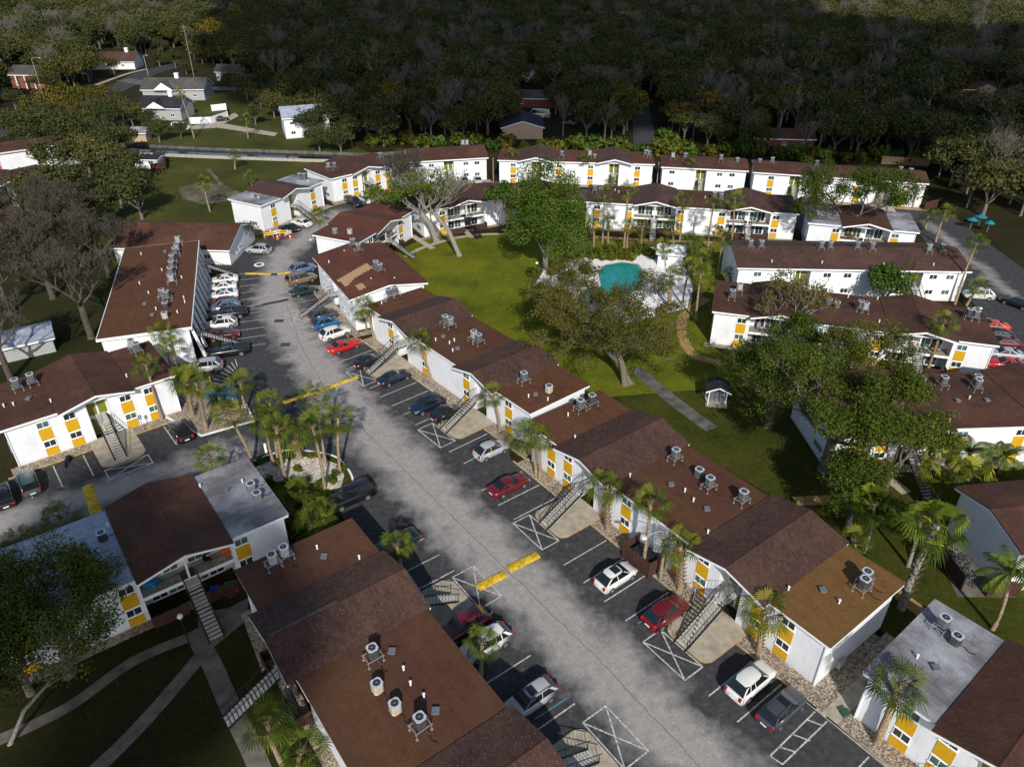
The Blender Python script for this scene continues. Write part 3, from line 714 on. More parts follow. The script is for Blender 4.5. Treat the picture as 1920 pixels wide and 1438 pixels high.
def pad(key, xc, y0, y1, hw=2.4):
    pts = []; r = 1.0; s = -1 if y1 < y0 else 1
    pts += [(xc-hw, y0), (xc-hw, y1-s*r)]
    for i in range(1, 5): a = i/5*math.pi/2; pts.append((xc-hw+r-r*math.cos(a), y1-s*r+s*r*math.sin(a)))
    pts += [(xc-hw+r, y1), (xc+hw-r, y1)]
    for i in range(1, 5): a = i/5*math.pi/2; pts.append((xc+hw-r+r*math.sin(a), y1-s*r+s*r*math.cos(a)))
    pts += [(xc+hw, y1-s*r), (xc+hw, y0)]
    wsheet('stair_pad', LP(key, *pts), 0.15, 'concrete', thick=0.14, side='kerb_yellow')
def front(key, gables, x0=0.0, x1=None, yk=-1.25, mat='river_stone', kerb=True):
    L = BLD[key][2] if x1 is None else x1
    wsheet('stone_bed', LP(key, (x0-0.5, yk), (L+0.5, yk), (L+0.5, 0.5), (x0-0.5, 0.5)), 0.07, mat, thick=0.05)
    if kerb: wsheet('kerb', LP(key, (x0-1, yk-0.16), (L+1, yk-0.16), (L+1, yk), (x0-1, yk)), 0.14, 'kerb', thick=0.13, side='kerb_yellow')
for k, g in (('R4', (9.3, 27.6)), ('C2', (8.1, 25.6)), ('C1', (9.2,)), ('L1', (9.6,)), ('L6', (9.2,)), ('L7', (9.1,)), ('L8', (9.2,)), ('B1a', (8.8, 26.6)), ('B1b', (8.9,)), ('B1c', (9.0, 27.0)), ('G2', (9.3, 27.2))):
    front(k, g)
    for xc in g: pad(k, xc+0.3, 0.5, -6.0 if k == 'L1' else -5.2)
for k in ('E1', 'L2', 'B2a', 'B2b', 'CA', 'E2', 'BB'): front(k, (), mat='river_stone', yk=-0.6, kerb=False)
for k in ('R4', 'C2', 'C1', 'E1', 'L1'): wsheet('stone_bed', LP(k, (BLD[k][2]+0.3, -0.6), (BLD[k][2]+1.6, -0.6), (BLD[k][2]+1.6, 10), (BLD[k][2]+0.3, 10)), 0.066, 'river_stone', thick=0.04)
# walk between the tan-roofed building and the corner building
wsheet('sidewalk', LP('R4', (38.4, -1.25), (39.7, -1.25), (39.7, 12), (38.4, 12)), 0.1, 'concrete', thick=0.08)
wsheet('stone_bed', LP('R4', (36.6, -1.25), (38.38, -1.25), (38.38, 9), (36.6, 9)), 0.08, 'river_stone', thick=0.06)
wsheet('stone_bed', LP('R4', (39.72, -1.25), (41.6, -1.25), (41.6, 9), (39.72, 9)), 0.08, 'river_stone', thick=0.06)
wsheet('kerb', LP('R4', (36.5, -1.42), (70, -1.42), (70, -1.25), (36.5, -1.25)), 0.14, 'kerb', thick=0.13)
stall_lines('R4', (14.6, 17.4, 20.2, 22.9), -1.6, -7.1); stall_lines('R4', (32.2, 35.0, 42.6, 45.4, 48.2, 51.0), -1.6, -7.1)
stall_lines('R4', (1.0, 4.0, 6.7), -1.6, -7.1); stall_lines('C2', (11.6, 14.3, 17.0, 19.6, 22.4), -1.6, -7.2); stall_lines('C2', (0.6, 3.0, 5.4, 29.4, 32.2), -1.6, -7.2)
stall_lines('C1', (-1.0, 1.6, 4.3, 13.0, 15.7, 18.3), -1.8, -7.4)
for k, xs in (('R4', (9.6, 27.9)), ('C2', (8.4, 25.9)), ('C1', (9.5,))):
    for x in xs: xbox(k, x-2.5, x+2.2, -5.35, -7.5)
xbox('L1', 7.6, 12.2, -6.2, -8.2); stall_lines('L1', (-8.6, -5.6, -2.7, 0.4, 3.3, 6.4, 15.4, 18.2), -1.7, -6.4)
pass
stall_lines('L3', [2.6+2.72*i for i in range(11)], -3.4, -8.9)
stall_lines('BB', (1.0, 3.8, 6.4, 12.6, 15.4, 18.2, 21.0, 23.8, 31.0, 33.8), 12.0, 17.4); xbox('BB', 7.0, 11.6, 16.8, 19.2); xbox('BB', 25.4, 30.0, 16.8, 19.2)
for xc in (9.25, 27.9): pad('BB', xc, 10.2, 16.6)
stall_lines('E1', (), 0, 0) if False else None
m = MB()
for i in range(9):
    p = G(1800+i*14, 590+i*17); q = G(1860+i*12, 598+i*15); d = (q-p)/np.linalg.norm(q-p); n = np.array([-d[1], d[0]])*0.06
    m.add([(v[0], v[1], 0.04) for v in (p-n, q-n, q+n, p+n)], [(0, 1, 2, 3)])
m.build('parking_lines', 'line_white', kind='structure')
def pxline(nm, a, b, wd=0.12, mat='line_white', z=0.038):
    p, q = G(*a), G(*b); d = (q-p)/np.linalg.norm(q-p); n = np.array([-d[1], d[0]])*wd/2
    MB().add([(v[0], v[1], z) for v in (p-n, q-n, q+n, p+n)], [(0, 1, 2, 3)]).build(nm, mat, kind='structure')
pxline('blue_parking_line', (1196, 1169), (1262, 1122), 0.12, 'line_blue')
pxline('blue_parking_line', (1003, 1348), (1063, 1309), 0.12, 'line_blue')
for a_, b_ in (((1528, 1334), (1444, 1417)), ((1551, 1352), (1467, 1433)), ((1444, 1417), (1467, 1433)), ((1513, 1349), (1541, 1360)), ((1485, 1376), (1519, 1389)), ((1461, 1400), (1492, 1410))): pxline('hatched_bay_line', a_, b_, 0.12, 'line_white', 0.038+0.0004*random.random())
for i in range(8): pxline('hatch_line', (392+i*7, 716-i*6), (424+i*3, 722-i*5), 0.12, 'line_white', 0.038+0.0005*i)
# dark patched trench and drains in the street
for a, b in (((478, 575), (541, 562)),): pxline('patched_trench', a, b, 0.9, 'manhole', 0.035)
for p in ((514.5, 515), (523, 602), (535, 646.5)):
    c = G(*p); wsheet('storm_drain', [c+np.array(v) for v in ((-0.7, -0.5), (0.7, -0.5), (0.7, 0.5), (-0.7, 0.5))], 0.036, 'manhole')
m = MB(); c = G(486, 497); m.cyl(c[0], c[1], 0.03, 0.08, 0.95, 8, 0); m.cyl(c[0], c[1], 0.08, 0.1, 0.5, 12, 1); m.build('manhole_collar', ['deck_white', 'manhole'], kind='structure')
# main cracks along the lane
def crack(pts):
    rnd = random.Random(3); out = []
    pts = [G(*p) for p in pts]
    for i in range(len(pts)-1):
        for k in range(14): q = pts[i]+(pts[i+1]-pts[i])*k/14; out.append(q+np.array([rnd.uniform(-.09, .09), rnd.uniform(-.09, .09)]))
    pp = ribbon_pts(out, 0.055); n = len(out)
    MB().add([(p[0], p[1], 0.035) for p in pp], [(i, 2*n-1-i, 2*n-2-i, i+1) for i in range(n-1)]).build('lane_crack', 'crack_fill', kind='structure')
crack([(1330, 1460), (1279, 1402), (1120, 1235), (960, 1078), (837, 958), (757, 880), (675, 800), (612, 735), (560, 640), (535, 560)])
crack([(0, 1010), (150, 965), (300, 895), (430, 850)])
# kerb island
isl = [(462, 872), (500, 856), (537, 846), (575, 847), (610, 852), (634, 861), (652, 880), (662, 903), (657, 930), (640, 950), (610, 965), (570, 990), (546, 1010), (520, 960), (480, 900)]
wsheet('kerb_island', [G(*p) for p in isl], 0.14, 'rough_grass', thick=0.12, side='kerb')
ribbon('kerb', isl[:10], 0.22, 0.17, 'deck_white', 0.15)
wsheet('stone_bed', [G(*p) for p in ((472, 882), (500, 868), (560, 858), (600, 860), (632, 872), (646, 892), (640, 915), (620, 920), (590, 908), (560, 902), (520, 905), (486, 897))], 0.17, 'white_stone', thick=0.03)
pad2 = [(296, 791), (312, 784), (378, 818), (476, 790), (464, 764), (449, 735), (402, 718), (372, 706), (350, 715), (345, 760)]
wsheet('stone_bed', [G(*p) for p in pad2], 0.12, 'river_stone', thick=0.1)
ribbon('kerb', [(312, 783), (378, 818), (476, 790), (462, 760)], 0.25, 0.17, 'deck_white', 0.15, smooth=False)
# courtyard paths
ribbon('path', [(1325, 560), (1285, 590), (1278, 625), (1300, 665), (1350, 680), (1410, 688)], 1.5, 0.045, 'path_tan')
ribbon('path', [(1190, 690), (1230, 725), (1280, 765), (1335, 805)], 1.9, 0.045, 'path_grey')
ribbon('path', [(760, 482), (790, 466), (850, 448), (905, 440), (965, 440)], 1.0, 0.045, 'concrete')
ribbon('path', [(1115, 444), (1180, 449), (1240, 452), (1360, 456)], 1.2, 0.045, 'path_tan')
ribbon('path', [(772, 442), (812, 467)], 1.2, 0.047, 'concrete'); ribbon('path', [(870, 432), (886, 446)], 1.1, 0.047, 'concrete')
ribbon('path', [(1490, 940), (1580, 935), (1640, 920)], 1.4, 0.045, 'path_tan'); ribbon('path', [(1600, 870), (1660, 895), (1700, 925)], 1.3, 0.045, 'concrete')
ribbon('path', [(1672, 1105), (1730, 1150), (1790, 1200)], 1.4, 0.045, 'path_tan')
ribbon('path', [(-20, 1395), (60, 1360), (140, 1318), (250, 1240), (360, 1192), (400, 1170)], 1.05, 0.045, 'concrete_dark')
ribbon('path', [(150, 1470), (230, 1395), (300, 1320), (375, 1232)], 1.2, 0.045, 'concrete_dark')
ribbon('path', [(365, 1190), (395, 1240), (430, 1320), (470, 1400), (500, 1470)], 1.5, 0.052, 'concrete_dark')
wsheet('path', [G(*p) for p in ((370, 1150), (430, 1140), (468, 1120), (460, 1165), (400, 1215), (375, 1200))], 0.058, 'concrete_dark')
wsheet('stone_bed', [G(*p) for p in ((455, 1160), (468, 1155), (500, 1250), (492, 1262))], 0.06, 'river_stone')
# ------------------------------------------------------------------ pool court
deck = [(998, 540), (1003, 563), (1020, 578), (1090, 602), (1140, 612), (1210, 598), (1290, 577), (1302, 545), (1280, 490), (1262, 468), (1200, 462), (1120, 478), (1070, 490), (1020, 508)]
wsheet('pool_deck', [G(*p) for p in deck], 0.1, 'deck_white', thick=0.09)
pp = [(1122, 512), (1135, 499), (1165, 494), (1195, 498), (1208, 512), (1204, 530), (1196, 545), (1175, 556), (1160, 572), (1125, 572), (1092, 566), (1084, 555), (1100, 544), (1128, 540)]
pw = [G(*p) for p in pp]; cc = sum(pw)/len(pw)
wsheet('pool_coping', [cc+(p-cc)*1.05 for p in pw], 0.13, 'concrete', thick=0.1); wsheet('pool_water', pw, 0.135, 'pool_water')

# ------------------------------------------------------------------ vehicles
def loft(m, st, mi=0):
    """st: stations (x, halfwidth, zbottom, ztop); closed rounded section"""
    k = len(m.v); n = 12
    for x, w_, zb, zt in st:
        h = zt-zb
        half = [(0.80*w_, zb), (0.97*w_, zb+0.10*h), (w_, zb+0.45*h), (0.985*w_, zb+0.78*h), (0.90*w_, zb+0.95*h), (0.70*w_, zt)]
        for y, z in half: m.v.append((x, y, z))
        for y, z in reversed(half): m.v.append((x, -y, z))
    for i in range(len(st)-1):
        for j in range(n): m.f.append((k+i*n+j, k+i*n+(j+1) % n, k+(i+1)*n+(j+1) % n, k+(i+1)*n+j)); m.m.append(mi)
    m.f.append(tuple(k+j for j in range(n-1, -1, -1))); m.m.append(mi)
    m.f.append(tuple(k+(len(st)-1)*n+j for j in range(n))); m.m.append(mi)
CAR = {
 'sedan': dict(L=4.8, w=0.91, hood=0.96, belt=1.0, boot=1.04, roof=1.44, g=(0.95, 0.25, -0.85, -1.75), wr=0.33, wb=1.40),
 'coupe': dict(L=5.0, w=0.95, hood=1.00, belt=1.02, boot=1.08, roof=1.42, g=(0.55, -0.15, -1.0, -1.85), wr=0.36, wb=1.47),
 'suv': dict(L=4.7, w=0.93, hood=1.08, belt=1.12, boot=1.12, roof=1.70, g=(1.15, 0.42, -1.55, -2.18), wr=0.37, wb=1.38),
 'bigsuv': dict(L=5.2, w=1.0, hood=1.20, belt=1.22, boot=1.22, roof=1.88, g=(1.25, 0.75, -2.2, -2.5), wr=0.41, wb=1.5),
 'cross': dict(L=4.35, w=0.90, hood=1.02, belt=1.07, boot=1.07, roof=1.60, g=(1.1, 0.32, -1.25, -2.0), wr=0.34, wb=1.28),
 'wagon': dict(L=4.7, w=0.90, hood=1.0, belt=1.04, boot=1.04, roof=1.56, g=(1.1, 0.32, -1.6, -2.18), wr=0.33, wb=1.36),
 'pickup': dict(L=5.7, w=0.98, hood=1.20, belt=1.22, boot=1.22, roof=1.86, g=(1.15, 0.6, -0.75, -0.98), wr=0.42, wb=1.75),
 'van': dict(L=5.3, w=0.98, hood=1.20, belt=1.30, boot=1.30, roof=2.1, g=(1.9, 1.2, -2.3, -2.55), wr=0.36, wb=1.6),
 'box': dict(L=6.5, w=1.05, hood=1.5, belt=1.6, boot=1.6, roof=2.6, g=(2.7, 2.2, -2.9, -3.1), wr=0.45, wb=2.0),
}
def car_meshes(typ):
    d = CAR[typ]; L2, w_ = d['L']/2, d['w']; a, b_, c, e = d['g']; out = {}
    m = MB()
    st = [(-L2, w_*0.68, 0.42, d['boot']-0.24), (-L2+0.05, w_*0.84, 0.34, d['boot']-0.14), (-L2+0.18, w_*0.93, 0.28, d['boot']-0.04), (-L2+0.45, w_*0.98, 0.24, d['boot']), (e, w_, 0.22, d['boot']+0.01), ((a+e)/2, w_, 0.22, d['belt']),
          (a, w_, 0.22, d['hood']+0.02), (a+0.5*(L2-a), w_*0.985, 0.24, d['hood']-0.04), (L2-0.42, w_*0.95, 0.26, d['hood']-0.12), (L2-0.18, w_*0.86, 0.30, d['hood']-0.22), (L2-0.05, w_*0.72, 0.36, d['hood']-0.34), (L2, w_*0.56, 0.44, d['hood']-0.45)]
    if typ == 'pickup': st = [(-L2, w_*0.95, 0.45, 1.18), (-L2+0.06, w_, 0.40, 1.22)]+st[4:]
    loft(m, st); out['body'] = m.mesh('body', 'paint_white', True)
    zb, zr = d['belt']-0.02, d['roof']; wb, wt = w_*0.92, w_*0.68
    m = MB(); bx = a+0.02; m.add([(bx, wb*0.96, zb), (e, wb*0.94, zb), (e, -wb*0.94, zb), (bx, -wb*0.96, zb), (b_, wt, zr-0.05), (c, wt, zr-0.05), (c, -wt, zr-0.05), (b_, -wt, zr-0.05)],
        [(0, 1, 5, 4), (1, 2, 6, 5), (2, 3, 7, 6), (3, 0, 4, 7), (4, 5, 6, 7)]); out['glass'] = m.mesh('window_glass', 'car_glass')
    m = MB(); rr = []
    xs = [b_+0.06, b_-0.06, b_-(b_-c)*0.35, (b_+c)/2, c+(b_-c)*0.2, c-0.02]
    zz = [zr-0.055, zr-0.015, zr+0.01, zr+0.015, zr-0.0, zr-0.05]
    for x, z in zip(xs, zz):
        for y in (-wt-0.025, -wt*0.7, 0, wt*0.7, wt+0.025): m.v.append((x-(0.05 if abs(y) > wt*0.6 and x > (b_+c)/2 else 0)*(2 if abs(y) > wt else 1), y*(0.93 if x in (xs[0], xs[1], xs[-1]) else 1), z+0.012-(0.06 if abs(y) > wt else 0)))
    for i in range(5):
        for j in range(4): m.f.append((i*5+j, i*5+j+1, i*5+j+6, i*5+j+5)); m.m.append(0)
    # pillars
    for s in (1, -1):
        def P_(t, x, out_=0.012):     # t 0 at belt, 1 at roof
            y = (wb*0.95*(1-t)+wt*t)+out_; return (x, s*y, zb+(zr-0.05-zb)*t)
        def strip(x0, x1, wd, ex=0.012):
            m.add([P_(0, x0-wd/2, ex), P_(0, x0+wd/2, ex), P_(1, x1+wd/2, ex), P_(1, x1-wd/2, ex)], [(0, 1, 2, 3) if s < 0 else (3, 2, 1, 0)])
        strip(a-0.02, b_+0.0, 0.10); strip((b_+c)/2-0.05+(a-b_)*0.1, (b_+c)/2-0.05, 0.08)
        strip(e+0.14, c+0.10, 0.30 if typ not in ('pickup',) else 0.2)
        if typ in ('suv', 'bigsuv', 'van', 'box'): strip(c+(b_-c)*0.22-0.06, c+(b_-c)*0.22, 0.09)
    out['roof'] = m.mesh('roof_panel', 'paint_white', True)
    if typ in ('suv', 'bigsuv', 'wagon'):
        m = MB()
        for s in (1, -1): m.bar((b_-0.15, s*(wt-0.06), zr+0.05), (c+0.15, s*(wt-0.06), zr+0.05), 0.022)
        out['rack'] = m.mesh('roof_rack', 'ac_dark')
    if typ == 'pickup':
        m = MB(); m.box(-L2+0.12, -w_*0.82, 1.225, e-0.1, w_*0.82, 1.232); out['bed'] = m.mesh('cargo_bed', 'fan_black')
        m = MB()
        for s in (1, -1): m.box(-L2+0.05, s*w_*0.90-0.06, 1.18, e-0.05, s*w_*0.90+0.06, 1.34)
        m.box(-L2+0.02, -w_*0.9, 1.18, -L2+0.11, w_*0.9, 1.34); out['rail'] = m.mesh('bed_side', 'paint_white')
    m = MB(); m.bar((0, -0.11, 0), (0, 0.11, 0), d['wr'], 0, None, 16); out['tyre'] = m.mesh('tyre', 'tyre')
    m = MB(); m.bar((0, 0.0, 0), (0, 0.125, 0), d['wr']*0.62, 0, None, 10); out['rim'] = m.mesh('rim', 'rim')
    m = MB(); m.box(-0.12, -0.16, -0.07, 0.05, 0.16, 0.07); out['head'] = m.mesh('headlight', 'lamp_clear')
    tall = typ in ('suv', 'bigsuv', 'cross', 'van', 'wagon', 'pickup')
    m = MB(); m.box(-0.05, -0.11 if tall else -0.18, -0.16 if tall else -0.07, 0.14, 0.11 if tall else 0.18, 0.16 if tall else 0.07); out['tail'] = m.mesh('taillight', 'lamp_red')
    m = MB(); m.box(-0.02, -0.26, -0.06, 0.02, 0.26, 0.06); out['plate'] = m.mesh('licence_plate', 'white_trim')
    m = MB(); m.box(b_-0.75 if typ != 'cross' else b_-0.9, -wt*0.72, zr+0.022, b_-0.12, wt*0.72, zr+0.036); out['sun'] = m.mesh('sunroof', 'car_glass')
    return out
paint('white', (0.72, 0.72, 0.70)); paint('black', (0.008, 0.008, 0.010))
COL = {'white': (0.72, 0.72, 0.70), 'black': (0.008, 0.008, 0.010), 'navy': (0.008, 0.014, 0.040), 'silver': (0.38, 0.40, 0.42), 'grey': (0.05, 0.055, 0.065), 'red': (0.48, 0.012, 0.010),
       'maroon': (0.13, 0.006, 0.012), 'blue': (0.02, 0.11, 0.26), 'tan': (0.17, 0.13, 0.09), 'greengrey': (0.045, 0.075, 0.075), 'steel': (0.10, 0.15, 0.25), 'darkgreen': (0.012, 0.028, 0.028), 'orange': (0.6, 0.06, 0.01), 'bluetruck': (0.01, 0.09, 0.45)}
def car(typ, col, pos, ang, label, sun=False, group='cars parked in the complex', name=None):
    M = cached('car'+typ, lambda: car_meshes(typ)); d = CAR[typ]; pm = paint(col, COL[col])
    nm = name or ('pickup_truck' if typ == 'pickup' else 'van' if typ == 'van' else 'truck' if typ == 'box' else 'car')
    e = empty(nm, (pos[0], pos[1], 0.035), R(ang), label, {'pickup': 'pickup truck', 'van': 'van', 'box': 'truck'}.get(typ, 'car'), group)
    def pnt(n, me, p=e, loc=None, painted=True, rz=0):
        o = put(n, me, p, loc, rz)
        if painted: o.material_slots[0].link = 'OBJECT'; o.material_slots[0].material = pm
        return o
    pnt('body', M['body']); put('window_glass', M['glass'], e); rp = pnt('roof_panel', M['roof'])
    if sun: put('sunroof', M['sun'], rp)
    if 'rack' in M and col != 'white': put('roof_rack', M['rack'], rp)
    if 'bed' in M: put('cargo_bed', M['bed'], e); pnt('bed_side', M['rail'])
    for sx in (1, -1):
        for sy in (1, -1):
            t = put('wheel', M['tyre'], e, (sx*d['wb'], sy*(d['w']-0.09), d['wr']), 0 if sy > 0 else math.pi)
            put('rim', M['rim'], t)
    for sy in (1, -1):
        put('headlight', M['head'], e, (d['L']/2-0.13, sy*d['w']*0.66, d['hood']-0.36))
        put('taillight', M['tail'], e, (-d['L']/2+0.03, sy*d['w']*0.74, d['boot']-0.24))
    put('licence_plate', M['plate'], e, (-d['L']/2-0.01, 0, 0.62))
    return e
def prow(typ, col, px, key, toward, label, sun=False, dang=0, h=0.75, group='cars parked in the complex', dxy=(0, 0)):
    """car standing square to the front of building key; toward = nose to that building's side (+1 deeper)"""
    p = G(px[0], px[1], h); a = math.degrees(BLD[key][1])+90*toward+dang
    return car(typ, col, (p[0]+dxy[0], p[1]+dxy[1]), a, label, sun, group)
prow('coupe', 'red', (645.5, 646.6), 'C2', 1, 'bright red muscle car parked outside the long middle building')
prow('suv', 'white', (627.8, 623.6), 'C2', 1, 'white compact SUV directly behind the bright red muscle car')
prow('cross', 'blue', (611.5, 605), 'C1', 1, 'light blue hatchback squeezed between white SUV and dark grey SUV', dang=5)
prow('suv', 'grey', (606, 590), 'C1', 1, 'dark grey SUV nearest the stair of the patched-roof building', dang=5)
prow('sedan', 'black', (693.5, 674.7), 'C2', 1, 'black sedan on the near side of the red muscle car, beside a stair')
prow('sedan', 'navy', (739.4, 706), 'C2', 1, 'dark blue sedan with pale rear window, just past the black sedan and stair')
prow('suv', 'navy', (801.7, 758.2), 'C2', -1, 'dark blue SUV backed in, nose toward the street')
prow('cross', 'black', (837.2, 772.8), 'C2', 1, 'black SUV between the backed-in blue SUV and a stair')
prow('cross', 'silver', (920.7, 841.7), 'R4', 1, 'silver crossover alone in its row, left of two palms')
prow('sedan', 'maroon', (953.9, 907.4), 'R4', 1, 'dark red sedan parked beside the twin palms')
prow('cross', 'white', (1154.7, 1079), 'R4', 1, 'white crossover with black sunroof by the dumpster fence', True)
prow('suv', 'maroon', (1249, 1146), 'R4', 1, 'maroon SUV in the blue-lined bay beside a stair')
prow('suv', 'white', (1408.5, 1275), 'R4', 1, 'white SUV in front of the tan-roofed end')
prow('wagon', 'grey', (1467, 1325), 'R4', 1, 'dark grey station wagon with sunroof, nearest the hatched bay', True)
prow('suv', 'maroon', (870, 1171.7), 'BB', 1, 'maroon SUV half hidden by the big bottom roof', dang=180)
prow('suv', 'white', (910.5, 1205), 'BB', 1, 'white SUV under a palm beside the big bottom roof', dang=180)
prow('wagon', 'silver', (994, 1308.6), 'BB', 1, 'silver car with black roof at the edge of the big bottom roof', True, dang=180)
prow('bigsuv', 'black', (657, 930), 'BB', 1, 'large black SUV beside the palm island', dang=180)
prow('sedan', 'darkgreen', (742, 1016), 'BB', 1, 'dark car hidden under a palm behind the big bottom roof', dang=180)
for i, (typ, col, px, sgn, lab, sn) in enumerate([
    ('sedan', 'white', (418.9, 523.1), 1, 'white sedan farthest up the gallery parking row', False),
    ('sedan', 'white', (415.8, 536.7), 1, 'second white sedan from the far end of the gallery row', False),
    ('sedan', 'white', (417.9, 551.3), 1, 'white sedan with dark sunroof beside the dark red sedan', True),
    ('sedan', 'maroon', (417, 566), 1, 'dark red sedan between white sedan and dark blue SUV in gallery row', False),
    ('suv', 'steel', (422, 575), 1, 'dark blue SUV squeezed behind the black pickup in the gallery row', False),
    ('pickup', 'black', (427, 588), 1, 'black pickup truck in the middle of the gallery row', False),
    ('suv', 'white', (414.7, 606.6), 1, 'white four-wheel-drive with sunroof in the gallery row', True),
    ('wagon', 'maroon', (417.9, 626.4), -1, 'dark red SUV next to the near stair of the gallery building', False),
    ('pickup', 'black', (427.3, 657.7), 1, 'black pickup truck nearest the camera in the gallery row', False),
    ('suv', 'silver', (384, 686), 1, 'silver SUV with blue-tinted roof at the near end of gallery row', False)]):
    prow(typ, col, px, 'L3', sgn, lab, sn, dang=(-4 if i == 9 else 0))
prow('suv', 'steel', (568, 503), 'C1', 1, 'blue SUV with white sides, farthest in the row beyond the patched roof', dang=8)
prow('bigsuv', 'tan', (565, 523), 'C1', 1, 'tan and dark four-wheel-drive beside the blue SUV', dang=8)
prow('sedan', 'darkgreen', (570, 544), 'C1', 1, 'dark green sedan beside the tan four-wheel-drive', dang=6)
c = G(485, 467, 0.8); car('suv', 'silver', c, 172, 'silver SUV with its tailgate open beside the clubhouse')
c = G(542, 426.4, 0.7); car('sedan', 'black', c, 152, 'black sedan beside the orange barricades')
c = G(565.2, 417.6, 0.7); car('sedan', 'white', c, 150, 'white sedan under the stair by the black sedan')
c = G(664, 378, 0.8); car('pickup', 'black', c, -50, 'dark pickup truck outside the building near the canal')
c = G(685, 373.5, 0.7); car('sedan', 'white', c, -50, 'small white car beside the dark pickup near the canal')
c = G(727, 364, 0.7); car('sedan', 'red', c, -50, 'red car half hidden behind branches on the back street')
c = G(737, 376, 0.7); car('sedan', 'blue', c, -50, 'teal car beside the red car on the back street')
c = G(760, 352, 0.7); car('sedan', 'grey', c, -60, 'dark car behind the big bare tree')
c = G(871, 338.5, 0.7); car('sedan', 'grey', c, -78, 'grey car in front of the stair at the end of the back street')
c = G(896, 338, 0.7); car('sedan', 'silver', c, -78, 'silver car outside the end of the back street building')
prow('suv', 'black', (338, 806), 'L1', 1, 'black SUV outside the left building beside the stone bed')
prow('wagon', 'greengrey', (53, 903), 'L1', 1, 'green-grey station wagon at the left edge')
prow('sedan', 'black', (3, 927), 'L1', 1, 'black car cut off by the left edge of the picture')
c = G(10, 312, 0.8); car('sedan', 'red', c, 100, 'red car at the far left edge', group='cars beyond the trees')
c = G(35, 312, 0.8); car('sedan', 'blue', c, 100, 'blue car next to the red car at the far left', group='cars beyond the trees')
c = G(21.7, 226, 1.0); car('box', 'bluetruck', c, 200, 'bright blue truck on the far left road', group='cars beyond the trees')
c = G(339, 238, 0.9); car('van', 'white', c, -10, 'white van on the concrete drive of the dark-roofed house', group='cars beyond the trees')
c = G(414, 222, 0.8); car('sedan', 'black', c, 20, 'dark car beside the white fence', group='cars beyond the trees')
c = G(1835, 551, 0.8); car('suv', 'white', c, 170, 'white car behind the tall palm in the right parking')
c = G(1907, 566, 0.8); car('sedan', 'black', c, 125, 'black sedan on the right parking road')
c = G(1860, 609, 0.8); car('sedan', 'orange', c, 170, 'orange-red car farthest up the right parking row')
c = G(1867, 624, 0.8); car('sedan', 'black', c, 170, 'dark car with white hood in the right parking row')
c = G(1880, 640, 0.8); car('sedan', 'maroon', c, 170, 'dark red car in the right parking row')
c = G(1884, 661, 0.8); car('sedan', 'silver', c, 168, 'silver sedan at the corner of the balcony building')
c = G(1887, 680, 0.8); car('sedan', 'red', c, 168, 'bright red car partly behind the right edge roof')
c = G(987, 152, 0.8); car('sedan', 'black', c, 90, 'dark car in the drive of the small white house', group='cars beyond the trees')
c = G(1067, 230, 0.8); car('sedan', 'maroon', c, 170, 'dark red car beside the dark-roofed beige house', group='cars beyond the trees')
c = G(1012, 212, 1.5); car('box', 'white', c, 170, 'long white camper parked behind the beige house', group='cars beyond the trees', name='camper')
c = G(1407, 152, 0.8); car('sedan', 'silver', c, 30, 'silver car under the trees on the upper right street', group='cars beyond the trees')

# motorcycle
def motorcycle():
    p = G(127, 864, 0.4); e = empty('motorcycle', (p[0], p[1], 0.03), R(39+60), 'black motorcycle parked between bays outside the left building', 'motorcycle')
    for x in (-0.7, 0.7):
        m = MB(); m.bar((x, -0.06, 0.31), (x, 0.06, 0.31), 0.31, 0, None, 14); m.build('wheel', 'tyre', e)
    m = MB(); m.box(-0.35, -0.14, 0.3, 0.3, 0.14, 0.65); m.build('engine', 'ac_dark', e)
    m = MB(); m.sphere((0.2, 0, 0.8), 0.2, 8, 6); m.build('fuel_tank', 'paint_black' if 'paint_black' in MATS else 'black_iron', e)
    m = MB(); m.box(-0.75, -0.13, 0.72, 0.0, 0.13, 0.82); m.build('seat', 'black_iron', e)
    m = MB(); m.bar((0.7, 0, 0.31), (0.42, 0, 1.05), 0.035); m.bar((0.42, -0.35, 1.08), (0.42, 0.35, 1.08), 0.02); m.build('handlebar', 'galv', e)
motorcycle()
# ------------------------------------------------------------------ speed bumps, wheel stops
def bump_bar(a, b_, label, wd=0.75):
    p, q = G(*a), G(*b_); c = (p+q)/2; d = q-p; L = float(np.linalg.norm(d)); an = math.atan2(d[1], d[0])
    m = MB(); m.xprism([(-wd/2, 0), (wd/2, 0), (wd*0.36, 0.09), (wd*0.16, 0.13), (-wd*0.16, 0.13), (-wd*0.36, 0.09)], -L/2, L/2)
    tag(m.build('speed_bump', 'bump_yellow', None, (c[0], c[1], 0.031), an), label, 'speed bump', 'yellow speed bumps across the lanes')
bump_bar((895, 1102), (947, 1075), 'left half of the near yellow speed bump', 1.0); bump_bar((953, 1068), (1008, 1040), 'right half of the near yellow speed bump', 1.0)
bump_bar((531, 755), (605, 731), 'faded left half of the middle yellow speed bump'); bump_bar((610, 729), (670, 707), 'bright right half of the middle yellow speed bump')
bump_bar((461, 513.5), (509, 514), 'left half of the far yellow speed bump'); bump_bar((520, 514), (546, 511), 'right half of the far yellow speed bump')
bump_bar((164, 911), (182, 968), 'yellow speed bump behind the white flat roof at lower left', 1.1)

